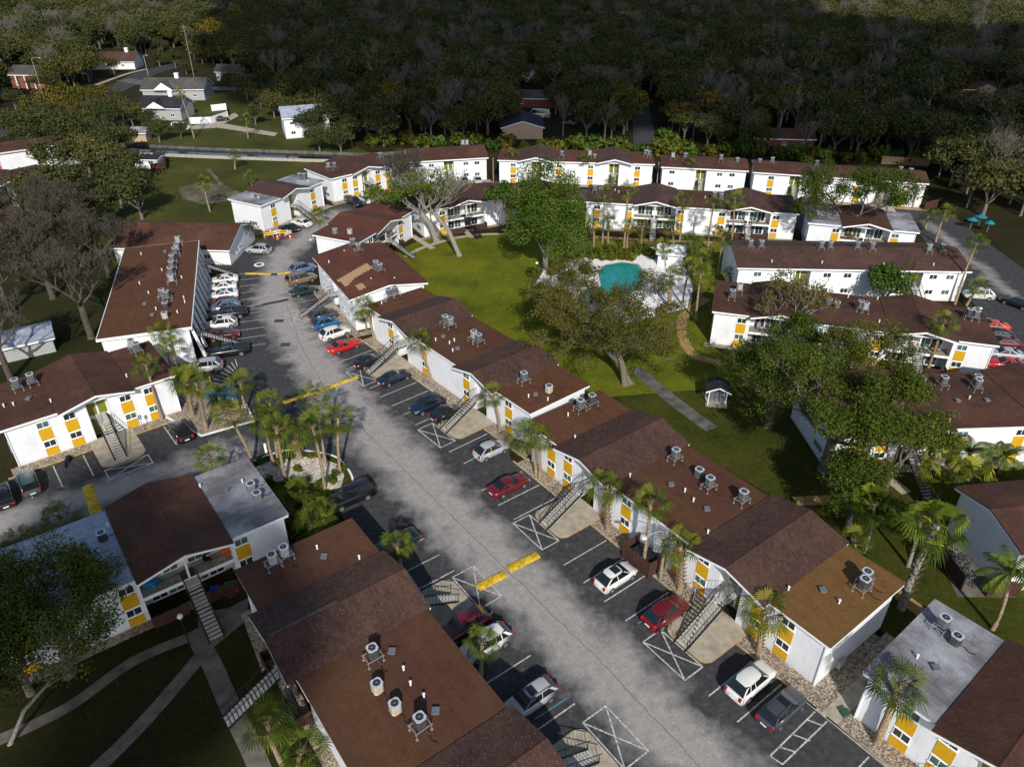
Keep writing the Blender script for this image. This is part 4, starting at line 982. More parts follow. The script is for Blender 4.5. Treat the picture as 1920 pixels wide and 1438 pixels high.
# ------------------------------------------------------------------ rooftop condensers and vents
def ac_meshes(stand, beige):
    out = {}; h0 = 0.62 if stand else 0.08; H_ = 0.80; r = 0.39
    m = MB(); poly = []
    for i in range(4):
        for k in (-1, 1):
            a = math.pi/4+i*math.pi/2; poly.append((1.17*r*math.cos(a)+k*0.0, 1.17*r*math.sin(a))) if False else poly.append((1.15*r*math.cos(a+k*0.22), 1.15*r*math.sin(a+k*0.22)))
    m.prism(poly, h0, h0+H_); out['cab'] = m.mesh('cabinet', 'ac_metal')
    m = MB()
    for i in range(9): z = h0+0.1+i*0.08; m.prism([(x*1.012, y*1.012) for x, y in poly], z, z+0.03)
    out['lou'] = m.mesh('coil_louvre', 'ac_dark')
    m = MB(); m.prism([(x*1.06, y*1.06) for x, y in poly], h0+H_, h0+H_+0.06); out['top'] = m.mesh('top_cover', 'ac_top')
    m = MB(); m.cyl(0, 0, h0+H_+0.055, h0+H_+0.075, r*0.72, 18); out['fan'] = m.mesh('fan_grille', 'fan_black')
    m = MB()
    for i in range(3): a = i*math.pi/3; m.bar((-r*0.7*math.cos(a), -r*0.7*math.sin(a), h0+H_+0.085), (r*0.7*math.cos(a), r*0.7*math.sin(a), h0+H_+0.085), 0.012)
    m.cyl(0, 0, h0+H_+0.075, h0+H_+0.1, r*0.2, 10); out['hub'] = m.mesh('fan_guard', 'ac_metal')
    if stand:
        m = MB()
        for x in (-0.45, 0.45):
            m.bar((x, -0.7, h0-0.05), (x, 0.7, h0-0.05), 0.035)
            for y in (-0.6, 0.6): m.bar((x, y, 0), (x, y, h0-0.05), 0.028); m.box(x-0.08, y-0.08, 0, x+0.08, y+0.08, 0.03)
        for y in (-0.6, 0.6): m.bar((-0.45, y, h0-0.05), (0.45, y, h0-0.05), 0.03)
        out['stand'] = m.mesh('stand', 'galv')
    m = MB(); m.tube([(0.3, 0.1, 0.1+h0*0.5), (0.7, 0.25, 0.06), (1.1, 0.1, 0.04), (1.5, 0.35, 0.04)], [0.035]*4, 5); out['hose'] = m.mesh('refrigerant_line', 'black_iron')
    return out
def condenser(px, h, key, stand, label, col=None, rz=None):
    p = G(px[0], px[1], h); M = cached(('ac', stand), lambda: ac_meshes(stand, 0)); a = (BLD[key][1] if key else 0)
    e = empty('rooftop_condenser', (p[0], p[1], h), a+(rz if rz is not None else random.choice((0, 0.06, -0.08))), label, 'condenser unit', 'air-conditioning condensers on the roofs')
    c = put('cabinet', M['cab'], e)
    if col: c.material_slots[0].link = 'OBJECT'; c.material_slots[0].material = MATS[col]
    if col != 'ac_beige': put('coil_louvre', M['lou'], c)
    t = put('top_cover', M['top'], e); put('fan_grille', M['fan'], t); put('fan_guard', M['hub'], t)
    if stand: put('stand', M['stand'], e)
    put('refrigerant_line', M['hose'], e)
ORD = ['first', 'second', 'third', 'fourth', 'fifth', 'sixth', 'seventh', 'eighth', 'ninth', 'tenth', 'eleventh', 'twelfth', 'thirteenth', 'fourteenth', 'fifteenth']
ACS = {
 'R4': (5.52, 'on the roof with the tan end', [((1087.3, 770), 1, None), ((1109, 760.5), 1, 'ac_dark'), ((1265, 864), 1, None), ((1309.5, 893), 0, None), ((1328.3, 917), 1, None), ((1390.6, 943), 1, None), ((1615, 1108), 1, 'ac_dark'), ((1619, 1094), 1, None)]),
 'C2': (5.52, 'on the long middle roof', [((730, 559), 1, None), ((741.5, 555), 1, None), ((835.4, 610), 1, None), ((844.8, 614), 1, 'ac_sage'), ((888.6, 639), 1, 'ac_top'), ((898, 645.5), 1, None), ((982.2, 718), 1, None), ((1029.2, 735.3), 0, 'ac_beige')]),
 'C1': (6.2, 'on the patched red-brown roof', [((662.2, 463.5), 1, None), ((672.7, 474), 1, None), ((706, 506), 1, None), ((713.5, 511.5), 1, None)]),
 'C0': (5.52, 'on the small roof at the street bend', [((628.9, 438), 0, 'ac_sage'), ((656.4, 439), 0, 'ac_beige')]),
 'L1': (5.52, 'on the left edge roof', [((34.4, 731), 1, None), ((62.6, 721), 1, None), ((250, 656), 1, 'ac_top'), ((260, 662), 1, None)]),
 'L3': (5.52, 'on the rust flat roof, counted from the far end', [((335.5, 459.5), 1, 'ac_top'), ((332.3, 468.9), 0, 'ac_top'), ((330.2, 480.3), 1, None), ((325, 494), 1, None), ((324, 506), 1, None), ((321.9, 518), 1, None), ((324, 532), 1, 'ac_top'), ((306.2, 560), 1, None), ((315, 563), 1, None), ((311.5, 578), 0, 'ac_dark'), ((310.4, 597), 0, 'ac_beige')]),
 'L6': (5.52, 'on the grey roofs at the bend', [((473.8, 371), 0, 'ac_top'), ((563, 338), 1, None), ((571.4, 338.5), 1, None)]),
 'L7': (5.52, 'on the roof near the canal', [((616.3, 318.2), 1, 'ac_sage'), ((627.8, 318), 1, None), ((713.4, 299), 1, None)]),
 'L8': (6.3, 'on the roof behind the bare tree', [((867.8, 275), 1, 'ac_top'), ((875.5, 275), 1, 'ac_top')]),
 'B1a': (5.52, 'on the long back-row roof', [((1053.4, 296), 1, None), ((1105.5, 295), 1, 'ac_top'), ((1115, 297), 0, None), ((1210, 293.5), 1, None), ((1216, 295), 1, None)]),
 'B1b': (6.2, 'on the vertical-sided back-row roof', [((1261, 299), 1, 'ac_top'), ((1284, 300), 1, None), ((1351, 303), 1, None), ((1382, 304), 0, None)]),
 'B1c': (6.2, 'on the right back-row roof', [((1424, 306), 0, None), ((1447, 308), 1, None), ((1530, 314), 1, None), ((1687.6, 321), 0, None), ((1707, 324), 0, 'ac_dark')]),
 'B2a': (5.52, 'on the balcony gable roof behind the pool', [((1115, 361), 1, None), ((1126, 361), 0, None), ((1338.4, 374), 1, None), ((1351, 377), 1, None)]),
 'B3': (6.5, 'on the single-slope roof, counted from the left', [((1405.2, 466), 1, None), ((1426, 467), 1, None), ((1537.7, 469), 1, None), ((1554.4, 469), 1, None), ((1605.5, 469), 1, None), ((1632.6, 471), 1, None), ((1738.9, 474), 1, 'ac_sage'), ((1765.2, 474), 1, 'ac_dark')]),
 'E1': (5.52, 'on the balcony building roof', [((1371.8, 561), 1, None), ((1385.4, 549), 1, 'ac_beige'), ((1553, 571), 0, None), ((1568, 577), 0, None), ((1611, 582), 1, None), ((1620, 585), 1, 'ac_top'), ((1813.7, 597), 1, 'ac_dark'), ((1827, 600), 1, None)]),
 'E2': (5.52, 'on the right edge roof', [((1726, 720), 0, 'ac_beige'), ((1765.3, 726), 1, None), ((1828.7, 731), 1, None), ((1830.4, 716), 0, 'ac_beige')]),
 'L2': (5.52, 'on the white and grey flat roofs', [((472.5, 920), 0, 'ac_sage'), ((484, 937), 0, 'ac_sage'), ((194, 1012), 0, 'ac_dark'), ((4, 1092), 0, 'ac_dark')]),
 'BB': (5.52, 'on the big bottom roof', [((514, 1062), 1, 'ac_top'), ((536, 1048), 1, 'ac_top'), ((701, 1238), 1, 'ac_dark'), ((708.4, 1295), 0, 'ac_beige'), ((742, 1333), 0, 'ac_beige'), ((789, 1368), 1, 'ac_dark')]),
 'G2': (5.52, 'on the grey corner roof', [((1763, 1181), 1, None), ((1789, 1206), 0, 'ac_dark')]),
}
CN = {None: 'metal', 'ac_dark': 'dark', 'ac_top': 'pale', 'ac_beige': 'beige', 'ac_sage': 'sage green'}
for k, (hh, where, lst) in ACS.items():
    for i, (px, st, col) in enumerate(lst):
        condenser(px, hh, k, bool(st), '%s %s condenser from the left %s' % (ORD[i], CN[col], where) if k != 'L3' else '%s %s condenser %s' % (ORD[i], CN[col], where), col)
def me_vent(): return cached('vent', lambda: MB().cyl(0, 0, 0, 0.38, 0.07, 8).cyl(0, 0, 0.38, 0.44, 0.11, 8).mesh('roof_vent', 'white_trim'))
def me_vent2(): return cached('vent2', lambda: MB().box(-0.2, -0.2, 0, 0.2, 0.2, 0.16).box(-0.27, -0.27, 0.16, 0.27, 0.27, 0.28).mesh('roof_vent', 'ac_metal'))
VP = [('R4', 5.52, [(1181, 894), (1258, 910, 1), (1284, 922), (1300, 940), (1325, 956, 1), (1327, 1000), (1065, 780), (1078, 822), (1478, 1106), (1542, 1108, 1), (1573, 1131)]),
 ('C2', 5.52, [(716, 570), (723, 565, 1), (817, 639), (831, 632, 1), (843, 645), (852, 640), (858, 655, 1), (849, 659), (991, 745), (1004, 741, 1), (1027, 751)]),
 ('C1', 6.0, [(617, 493), (646, 474), (696, 526), (718, 527), (740, 525)]), ('L3', 5.52, [(310, 473, 1), (265, 478), (304, 508), (279, 551), (302, 546), (272, 571, 1), (286, 592, 1), (333, 587), (345, 560), (341, 522), (293, 581), (262, 533), (347, 568)]),
 ('L1', 5.52, [(8, 763), (26, 760), (54, 749, 1), (96, 754), (238, 707)]), ('BB', 5.52, [(757, 1256), (770, 1284), (795, 1307), (735, 1223, 1), (817, 1335, 1), (595, 1029), (608, 1045, 1), (674, 1048)]),
 ('G2', 5.52, [(1719, 1234), (1754, 1254, 1)]), ('E2', 5.5, [(1795, 753, 1), (1817, 748), (1850, 752, 1), (1780, 791)]), ('E1', 5.52, [(1410, 531), (1590, 558), (1645, 562), (1648, 605)]), ('B3', 6.0, [(1447, 492), (1541, 494), (1657, 497), (1586, 471), (1570, 476, 1), (1750, 498)]), ('L2', 5.52, [(425, 920, 1), (376, 914), (455, 905), (203, 987)]), ('L6', 5.52, [(485, 372), (578, 341)]), ('B2a', 5.52, [(1153, 358), (1160, 362), (1322, 372)])]
for k, hh, lst in VP:
    for v in lst:
        p = G(v[0], v[1], hh); me = me_vent2() if len(v) > 2 else me_vent()
        lab = {'R4': 'tan-ended', 'C2': 'long middle', 'C1': 'patched red-brown', 'L3': 'rust flat', 'L1': 'left edge', 'BB': 'big bottom', 'G2': 'grey corner', 'E2': 'right edge', 'E1': 'balcony building', 'B3': 'single-slope', 'L2': 'white and grey', 'L6': 'grey bend', 'B2a': 'pool-side gable'}[k]
        tag(put('roof_vent', me, None, (p[0], p[1], hh-0.02)), ('square metal vent on the %s roof' if len(v) > 2 else 'small white vent pipe on the %s roof') % lab, 'roof vent', 'vents on the %s roof' % lab)

# ------------------------------------------------------------------ vegetation
def leafcards(centers, n, size, rnd, flat=0.0, squash=1.0, tbias=0.0):
    """centers: (x, y, z, r) clumps; returns a mesh builder of small leaf-cluster faces and their tints"""
    V = []; Fc = []; T = []
    wts = np.array([c[3]**2 for c in centers]); wts /= wts.sum(); idx = rnd.choice(len(centers), n, p=wts)
    cen = np.array(centers)[idx]; d = rnd.normal(size=(n, 3)); d /= np.linalg.norm(d, axis=1)[:, None]
    rad = cen[:, 3]*(0.55+0.5*rnd.random(n)**0.6); P = cen[:, :3]+d*rad[:, None]*np.array([1, 1, squash])
    nn = d+rnd.normal(size=(n, 3))*0.7+np.array([0, 0, 0.35]); nn /= np.linalg.norm(nn, axis=1)[:, None]
    t = np.cross(nn, rnd.normal(size=(n, 3))); t /= np.linalg.norm(t, axis=1)[:, None]; b = np.cross(nn, t)
    s = size*(0.6+0.8*rnd.random(n))[:, None]; k = 0.75
    ct = rnd.random(len(centers))[idx]
    tint = np.clip(0.22+0.42*ct+0.36*rnd.random(n)+tbias, 0, 1)
    q = np.stack([P-t*s*0.5, P+b*s*0.5*k+t*s*0.12, P+t*s*0.5, P-b*s*0.5*k+t*s*0.05], 1).reshape(-1, 3)
    return q, tint
def mesh_from_quads(name, q, tint, mat):
    n = len(q)//4; me = bpy.data.meshes.new(name); me.vertices.add(4*n); me.vertices.foreach_set('co', q.astype(np.float32).ravel())
    me.loops.add(4*n); me.loops.foreach_set('vertex_index', np.arange(4*n, dtype=np.int32)); me.polygons.add(n)
    me.polygons.foreach_set('loop_start', np.arange(0, 4*n, 4, dtype=np.int32))
    try: me.polygons.foreach_set('loop_total', np.full(n, 4, dtype=np.int32))
    except Exception: pass
    me.materials.append(MATS[mat]); a = me.attributes.new('tint', 'FLOAT', 'FACE'); a.data.foreach_set('value', tint.astype(np.float32)); me.update(calc_edges=True); return me
def limbs(m, start, dirv, length, rad, depth, rnd, spread=0.7, n=5, ends=None, minr=0.02, up=0.15, wig=0.22, kids=(2, 4)):
    p = Vector(start); d = Vector(dirv).normalized(); seg = 3; pts = [p.copy()]; rs = [rad]
    for i in range(seg):
        d = (d+Vector((rnd.uniform(-wig, wig), rnd.uniform(-wig, wig), rnd.uniform(-wig, wig)*0.6+up*0.3))).normalized()
        p = p+d*length/seg; pts.append(p.copy()); rs.append(max(minr, rad*(1-0.45*(i+1)/seg)))
    m.tube(pts, rs, n if rad > 0.08 else 3)
    if depth == 0:
        if ends is not None: ends.append(p.copy())
        return
    k = rnd.randint(*kids)
    for i in range(k):
        f = rnd.uniform(0.45, 1.0) if i else 1.0; q = pts[0].lerp(pts[-1], f) if f < 1 else pts[-1]
        if f < 1: q = pts[min(3, max(1, round(f*3)))]
        nd = (d+Vector((rnd.uniform(-1, 1), rnd.uniform(-1, 1), rnd.uniform(-0.45, 0.6)+up))*spread).normalized()
        limbs(m, q, nd, length*rnd.uniform(0.6, 0.82), max(minr, rad*0.55), depth-1, rnd, spread, n, ends, minr, up, wig, kids)
def tree_proto(seed, h, cr, nleaf, lsize, leaf, bark='bark', depth=3, clump=1.5, lean=(0, 0), trunk_r=0.35, low=0.35, extra=(), squash=0.7, twigr=0.03, ckids=(2, 4), upb=0.15, fill=0, lr=0.5):
    rnd = random.Random(seed); nr = np.random.default_rng(seed); m = MB(); ends = []
    th = h*low; base = Vector((0, 0, -0.1)); mid = Vector((lean[0]*0.4, lean[1]*0.4, th*0.6)); top = Vector((lean[0], lean[1], th))
    m.tube([base, base.lerp(mid, 0.15), mid, top], [trunk_r*1.5, trunk_r*1.08, trunk_r, trunk_r*0.8], 8)
    k = rnd.randint(4, 6)
    for i in range(k):
        a = 2*math.pi*(i+rnd.random()*0.6)/k; u = (h-th)*0.62
        limbs(m, top-Vector((0, 0, rnd.uniform(0, th*0.15))), (math.cos(a)*cr*0.6, math.sin(a)*cr*0.6, u*rnd.uniform(0.5, 1.1)), 1.12*math.hypot(cr*0.8, u*0.6)/sum(0.71**q_ for q_ in range(depth)), trunk_r*lr, depth-1, rnd, 0.75, 5, ends, twigr, upb, 0.25, ckids)
    tr = m.mesh('trunk', bark, True); out = [tr, None]
    if nleaf:
        cl = []
        for e in ends:
            r = math.hypot(e.x-lean[0], e.y-lean[1])
            cl.append((e.x, e.y, e.z, clump*rnd.uniform(0.6, 1.25)))
        for i in range(fill):
            a = rnd.random()*6.283; r = cr*math.sqrt(rnd.random())*0.85
            cl.append((lean[0]+r*math.cos(a), lean[1]+r*math.sin(a), th+(h-th)*((0.03 if fill > 30 else 0.25)+(0.92 if fill > 30 else 0.7)*(1-(r/cr)**2)*rnd.uniform(0.25 if fill > 30 else 0.6, 1)), clump*rnd.uniform(0.7, 1.2)))
        q, t = leafcards(cl, nleaf, lsize, nr, squash=squash); out[1] = mesh_from_quads('crown', q, t, leaf)
    return out
def tree(proto, loc, s, rz, label, cat='tree', group=None, name='tree'):
    e = empty(name, (loc[0], loc[1], 0), rz, label, cat, group)
    e.scale = (s, s, s) if isinstance(s, (int, float)) else s
    put('trunk', proto[0], e)
    if proto[1] is not None: put('crown', proto[1], e)
    return e
# ---- near trees, each its own shape
tp = tree_proto
tree(tp(11, 21.5, 7.8, 42000, 0.28, 'leaf_magnolia', 'bark_pale', 3, 1.8, trunk_r=0.5, low=0.12, fill=60, squash=0.9), G(1022, 506), 1.0, 0, 'tall dense bright green tree at the corner of the lawn, left of the pool', name='magnolia_tree')
tree(tp(12, 15.0, 13.0, 17000, 0.21, 'leaf_autumn', 'bark', 6, 0.8, lean=(-1.0, 2.0), lr=0.36, trunk_r=0.4, low=0.26, upb=0.02, twigr=0.025), G(1172, 722), 1.0, 0, 'sparse oak with orange-tinged leaves in front of the pool', name='oak_tree')
tree(tp(13, 15.5, 12.0, 14000, 0.21, 'leaf_autumn', 'bark', 6, 0.8, lean=(-5.0, 4.0), lr=0.36, trunk_r=0.34, low=0.3, upb=0.02, twigr=0.025), G(1184, 720), 1.0, 0, 'second trunk oak leaning left in front of the pool', name='oak_tree')
tree(tp(14, 10.0, 9.0, 13000, 0.21, 'leaf_autumn', 'bark', 5, 0.85, trunk_r=0.3, low=0.3), G(1075, 598), 1.0, 2.0, 'low spreading tree with rusty leaves over the left end of the pool fence', name='oak_tree')
tree(tp(15, 15.0, 12.5, 30000, 0.21, 'leaf_oak', 'bark', 5, 1.05, trunk_r=0.55, low=0.3), G(1545, 880), 1.0, 0.2, 'huge spreading live oak between the two right-hand buildings', name='oak_tree')
tree(tp(16, 13.0, 9.5, 19000, 0.21, 'leaf_oak', 'bark', 5, 1.0, trunk_r=0.45, low=0.3), G(1440, 800), 1.0, 1.2, 'live oak on the shaded lawn right of the mailbox kiosk', name='oak_tree')
tree(tp(17, 11.0, 8.0, 12000, 0.21, 'leaf_oak', 'bark', 5, 0.9, trunk_r=0.38, low=0.3), G(1600, 745), 1.0, 2.2, 'live oak in front of the second balcony gable on the right', name='oak_tree')
tree(tp(18, 11.0, 8.0, 13000, 0.21, 'leaf_oak', 'bark', 5, 0.9, trunk_r=0.4, low=0.3), G(1655, 925), 1.0, 2.9, 'live oak in front of the yellow panels at the right edge building', name='oak_tree')
tree(tp(28, 9.0, 6.5, 9000, 0.21, 'leaf_oak', 'bark', 5, 0.85, trunk_r=0.3, low=0.25), G(1500, 690), 1.0, 2.9, 'smaller oak below the balcony building, left of the huge oak', name='oak_tree')
tree(tp(29, 9.0, 6.0, 14000, 0.21, 'leaf_oak', 'bark', 5, 1.0, trunk_r=0.3, low=0.25, fill=4), G(1590, 985), 1.0, 0.9, 'dark bushy tree behind the tan-roofed end', name='oak_tree')
tree(tp(19, 15.5, 15.0, 26000, 0.26, 'leaf_oak', 'bark', 5, 1.05, trunk_r=0.55, low=0.32), G(1572, 457), 1.0, 0.4, 'wide spreading oak over the grey roof behind the single-slope building', name='oak_tree')
tree(tp(20, 13.0, 8.0, 1900, 0.30, 'leaf_autumn', 'bark_pale', 5, 0.6, trunk_r=0.3, low=0.3, twigr=0.025), G(1461, 655), 1.0, 0.4, 'half bare small tree in front of the left balcony gable', name='oak_tree')
tree(tp(21, 18.0, 11.0, 650, 0.32, 'leaf_magnolia', 'bark_pale', 6, 0.8, lean=(-5.0, 3.0), trunk_r=0.42, low=0.42, twigr=0.03, ckids=(2, 4), lr=0.38), G(862, 480), 1.0, 0.0, 'big pale leaning tree at the top of the lawn with mostly bare limbs', name='sycamore_tree')
tree(tp(22, 15.0, 9.0, 3000, 0.4, 'leaf_magnolia', 'bark_pale', 4, 1.1, lean=(-2.0, 2.0), trunk_r=0.55, low=0.4, twigr=0.035), G(819, 453), 1.0, 1.0, 'thick pale trunk with green clumps beside the white end wall', name='sycamore_tree')
tree(tp(23, 12.0, 5.0, 2600, 0.4, 'leaf_magnolia', 'bark_pale', 3, 1.2, lean=(-2.5, 1.0), trunk_r=0.4, low=0.45), G(966, 441), 1.0, 1.0, 'pale tree leaning left beside the path, left of the dense green tree', name='sycamore_tree')
tree(tp(24, 10.0, 5.0, 3800, 0.4, 'leaf_magnolia', 'bark', 3, 1.3, trunk_r=0.3, low=0.3), G(742, 420), 1.0, 1.0, 'green tree behind the small building at the street bend', name='magnolia_tree')
tree(tp(41, 13.0, 8.5, 0, 0.4, 'leaf_magnolia', 'twig', 6, 1.3, trunk_r=0.35, low=0.2, twigr=0.03, ckids=(3, 4)), G(765, 372), 1.0, 1.0, 'bare grey tree on the back street behind the leaning trunks', name='bare_tree')
tree(tp(25, 6.5, 3.0, 700, 0.2, 'leaf_autumn', 'twig', 5, 0.5, trunk_r=0.12, low=0.2, twigr=0.018), G(464, 460), 1.0, 0.0, 'small twiggy tree with pinkish leaves by the clubhouse wall', name='crape_myrtle')
tree(tp(26, 13.0, 8.0, 26000, 0.17, 'leaf_oak', 'bark', 5, 1.0, lean=(0.8, 1.2), trunk_r=0.4, low=0.3), G(130, 1265), 1.0, 0.6, 'oak over the white flat roof at the lower left', name='oak_tree')
tree(tp(43, 11.0, 8.5, 20000, 0.17, 'leaf_oak', 'bark', 5, 1.05, trunk_r=0.3, low=0.3, fill=6), G(58, 1300), 1.0, 1.1, 'dense oak at the left edge hiding the near yellow panels', name='oak_tree')
tree(tp(27, 11.0, 8.0, 17000, 0.17, 'leaf_oak', 'bark_pale', 5, 0.95, lean=(3.0, 3.0), trunk_r=0.15, low=0.35), G(18, 1395), 1.0, 0.0, 'leaning pale-limbed oak at the lower left corner', name='oak_tree')
tree(tp(30, 8.0, 4.6, 4500, 0.34, 'leaf_magnolia', 'bark', 3, 1.1, trunk_r=0.25, low=0.2, fill=4), G(1652, 577), 1.0, 0.0, 'dark green tree against the single-slope building beside a palm', name='magnolia_tree')
for sd_, px, s_, lab in ((31, (172, 634), 1.15, 'tall bare oak beside the gallery building roof'), (32, (22, 714), 0.95, 'bare oak standing over the pale structure at the left edge'), (33, (100, 560), 1.1, 'bare oak in the middle of the left grove'), (34, (60, 470), 1.1, 'bare oak at the top of the left grove'), (35, (150, 480), 1.0, 'bare oak behind the clubhouse corner'), (36, (20, 590), 1.0, 'bare oak at the left edge of the grove'), (42, (205, 520), 0.9, 'slim bare oak just behind the clubhouse')):
    tree(tp(sd_, 15.0, 9.5, 50, 0.3, 'leaf_autumn', 'twig', 7, 0.8, trunk_r=0.4, low=0.35, twigr=0.025, ckids=(2, 4)), G(*px), s_, sd_, lab, name='bare_tree', group='bare oaks of the left grove')

# ---- shared prototypes for the woods
FP = [tp(100+i, 10.5, 5.6, 3200, 0.5, 'leaf_forest', 'bark', 4, 1.35, trunk_r=0.28, low=0.2, fill=16, twigr=0.04) for i in range(5)]
FY = [tp(120+i, 10.0, 4.6, 1300, 0.7, 'leaf_yellow', 'bark', 3, 1.4, trunk_r=0.26, low=0.35, fill=8, twigr=0.05) for i in range(2)]
FB = [tp(130+i, 13.5, 6.0, 0, 0.6, 'leaf_forest', 'twig_pale', 5, 1.0, trunk_r=0.24, low=0.35, twigr=0.028, ckids=(2, 4)) for i in range(3)]
FH = [tp(140+i, 13.0, 5.0, 500, 0.6, 'leaf_forest', 'bark_pale', 4, 1.2, trunk_r=0.3, low=0.45, twigr=0.045) for i in range(2)]
# extra oaks of the left background
k = 0
for px, s_ in (((267, 411), 1.15), ((230, 390), 1.1), ((200, 350), 1.2), ((170, 330), 1.1), ((140, 300), 1.2), ((255, 350), 1.0), ((215, 310), 1.1), ((110, 340), 1.1), ((130, 390), 1.15), ((300, 268), 0.75), ((285, 245), 0.7), ((70, 300), 1.0), ((180, 430), 1.0), ((90, 420), 0.9), ((60, 395), 0.9),
    ((440, 175), 0.9), ((465, 190), 1.0), ((490, 205), 0.9), ((515, 222), 0.9), ((500, 180), 1.0), ((530, 200), 0.9), ((540, 225), 0.8), ((250, 238), 0.8), ((232, 225), 0.8), ((210, 250), 0.9), ((195, 235), 0.9), ((100, 250), 1.0), ((70, 262), 1.0), ((40, 270), 1.0), ((130, 270), 1.0), ((100, 120), 0.9), ((125, 128), 0.9), ((140, 115), 1.0), ((240, 120), 0.9), ((90, 140), 0.9), ((110, 155), 0.8), ((5, 185), 1.0), ((75, 175), 0.7), ((30, 205), 0.7), ((215, 140), 0.7), ((380, 120), 0.9), ((300, 125), 0.8), ((330, 128), 0.8), ((350, 140), 0.6), ((480, 235), 0.7), ((600, 285), 0.8), ((640, 288), 0.8), ((340, 260), 0.5), ((150, 205), 0.8), ((125, 210), 0.8),
    ((185, 285), 1.0), ((160, 262), 0.9), ((240, 290), 0.85), ((585, 262), 0.95), ((575, 225), 0.9), ((655, 258), 1.25), ((620, 250), 1.1), ((690, 262), 1.2), ((720, 275), 1.1), ((660, 275), 0.9)):
    tree(FP[k % 5], G(*px), s_, k*1.3, '%s dark evergreen oak between the left grove and the canal' % ORD[k % 11] if k < 11 else 'dark evergreen oak beside the canal or its lawns', group='evergreen oaks near the canal', name='oak_tree'); k += 1
# bamboo-like clump of thin upright stems by the left road
def bamboo():
    nr = np.random.default_rng(5)
    for i, (px, s_) in enumerate((((60, 232), 0.9), ((85, 228), 1.0), ((110, 226), 1.1), ((135, 224), 1.2), ((160, 222), 1.1), ((185, 220), 1.0), ((205, 216), 1.0), ((225, 210), 0.9), ((120, 240), 1.0), ((150, 245), 1.0))):
        def f():
            m = MB(); rr = random.Random(i)
            for j in range(14): a = rr.random()*6.28; r = rr.random()*1.2; m.bar((r*math.cos(a), r*math.sin(a), 0), (2.0*r*math.cos(a), 2.0*r*math.sin(a), 7.5), 0.04, 0, 0.02, 3)
            cl = [(1.6*math.cos(a)*r_, 1.6*math.sin(a)*r_, z, 1.1) for a, r_, z in ((rr.random()*6.28, rr.random(), 1+rr.random()*7) for _ in range(22))]
            q, t = leafcards(cl, 1100, 0.5, nr, squash=1.6); return m.mesh('stems', 'bark'), mesh_from_quads('crown', q, t, 'leaf_bamboo')
        pr = cached(('bam', i % 3), f); e = empty('bamboo', (*G(*px), 0), i, '%s upright yellow-green bamboo clump beside the left road' % ORD[i], 'bamboo', 'bamboo clumps by the left road'); e.scale = (s_,)*3
        put('stems', pr[0], e); put('crown', pr[1], e)
bamboo()

# ---- the big wood: individual trees nearest, the rest as one mass
def zone_forest(px, py):
    if py < 2 or py > 480: return False
    if inpoly(px, py, [(-60, -5), (1990, -5), (1990, 470), (1880, 470), (1790, 385), (1745, 330), (1730, 300), (1420, 296), (1260, 278), (1230, 268), (960, 266), (930, 262), (740, 268), (640, 245), (560, 232), (505, 175), (440, 132), (300, 100), (230, 110), (160, 160), (0, 200), (-60, 230)]):
        for cx_, cy_, rx, ry in ((205, 122, 55, 26), (45, 168, 40, 32), (1002, 258, 48, 44), (1000, 205, 42, 24), (1000, 165, 36, 22), (1212, 235, 36, 60), (1455, 285, 48, 18), (1825, 210, 70, 34), (1065, 235, 40, 20), (765, 262, 34, 16),
            (415, 150, 24, 14), (560, 240, 40, 34), (250, 150, 70, 30), (20, 40, 34, 14), (1700, 35, 36, 10), (1830, 22, 30, 12), (10, 112, 22, 12), (1418, 160, 22, 10), (690, 236, 14, 16), (1650, 40, 30, 8), (1740, 260, 20, 20)):
            if ((px-cx_)/rx)**2+((py-cy_)/ry)**2 < 1: return False
        return True
    return False
pts = []; rr = random.Random(42)
y = 150.0
while y < 760:
    st = 6.7 if y < 330 else 7.8
    x = -0.74*y-40
    while x < 0.74*y+40:
        q = (x+rr.uniform(-2.6, 2.6), y+rr.uniform(-2.6, 2.6)); a, b_ = px_of(*q)
        if zone_forest(a, b_): pts.append((q[0]**2+q[1]**2, q, a, b_))
        x += st
    y += st
pts.sort()
def pick(r, a, b_):
    if 1700 < a and b_ > 200: lst = (FP, 0.85, FH, 1.0)
    u = r.random(); yel = (1150 < a < 1290 and 200 < b_ < 300)
    if yel and u < 0.45: return FY[r.randint(0, 1)]
    if u < 0.2: return FB[r.randint(0, 2)]
    if u < 0.3: return FH[r.randint(0, 1)]
    if u < 0.32: return FY[r.randint(0, 1)]
    return FP[r.randint(0, 4)]
NIND = 270
for i, (_, q, a, b_) in enumerate(pts[:NIND]):
    pr = pick(rr, a, b_); bare = pr[1] is None
    side = 'left' if a < 640 else 'middle' if a < 1280 else 'right'
    kind_ = 'bare grey tree' if bare else 'yellowing tree' if pr in FY else 'half-bare pale tree' if pr in FH else 'dark evergreen oak'
    tree(pr, q, rr.uniform(0.75, 1.4), rr.random()*6.28, kind_+' at the near edge of the wood, %s part' % side, group='trees at the near edge of the wood', name='bare_tree' if bare else 'oak_tree')
rest = pts[NIND:]
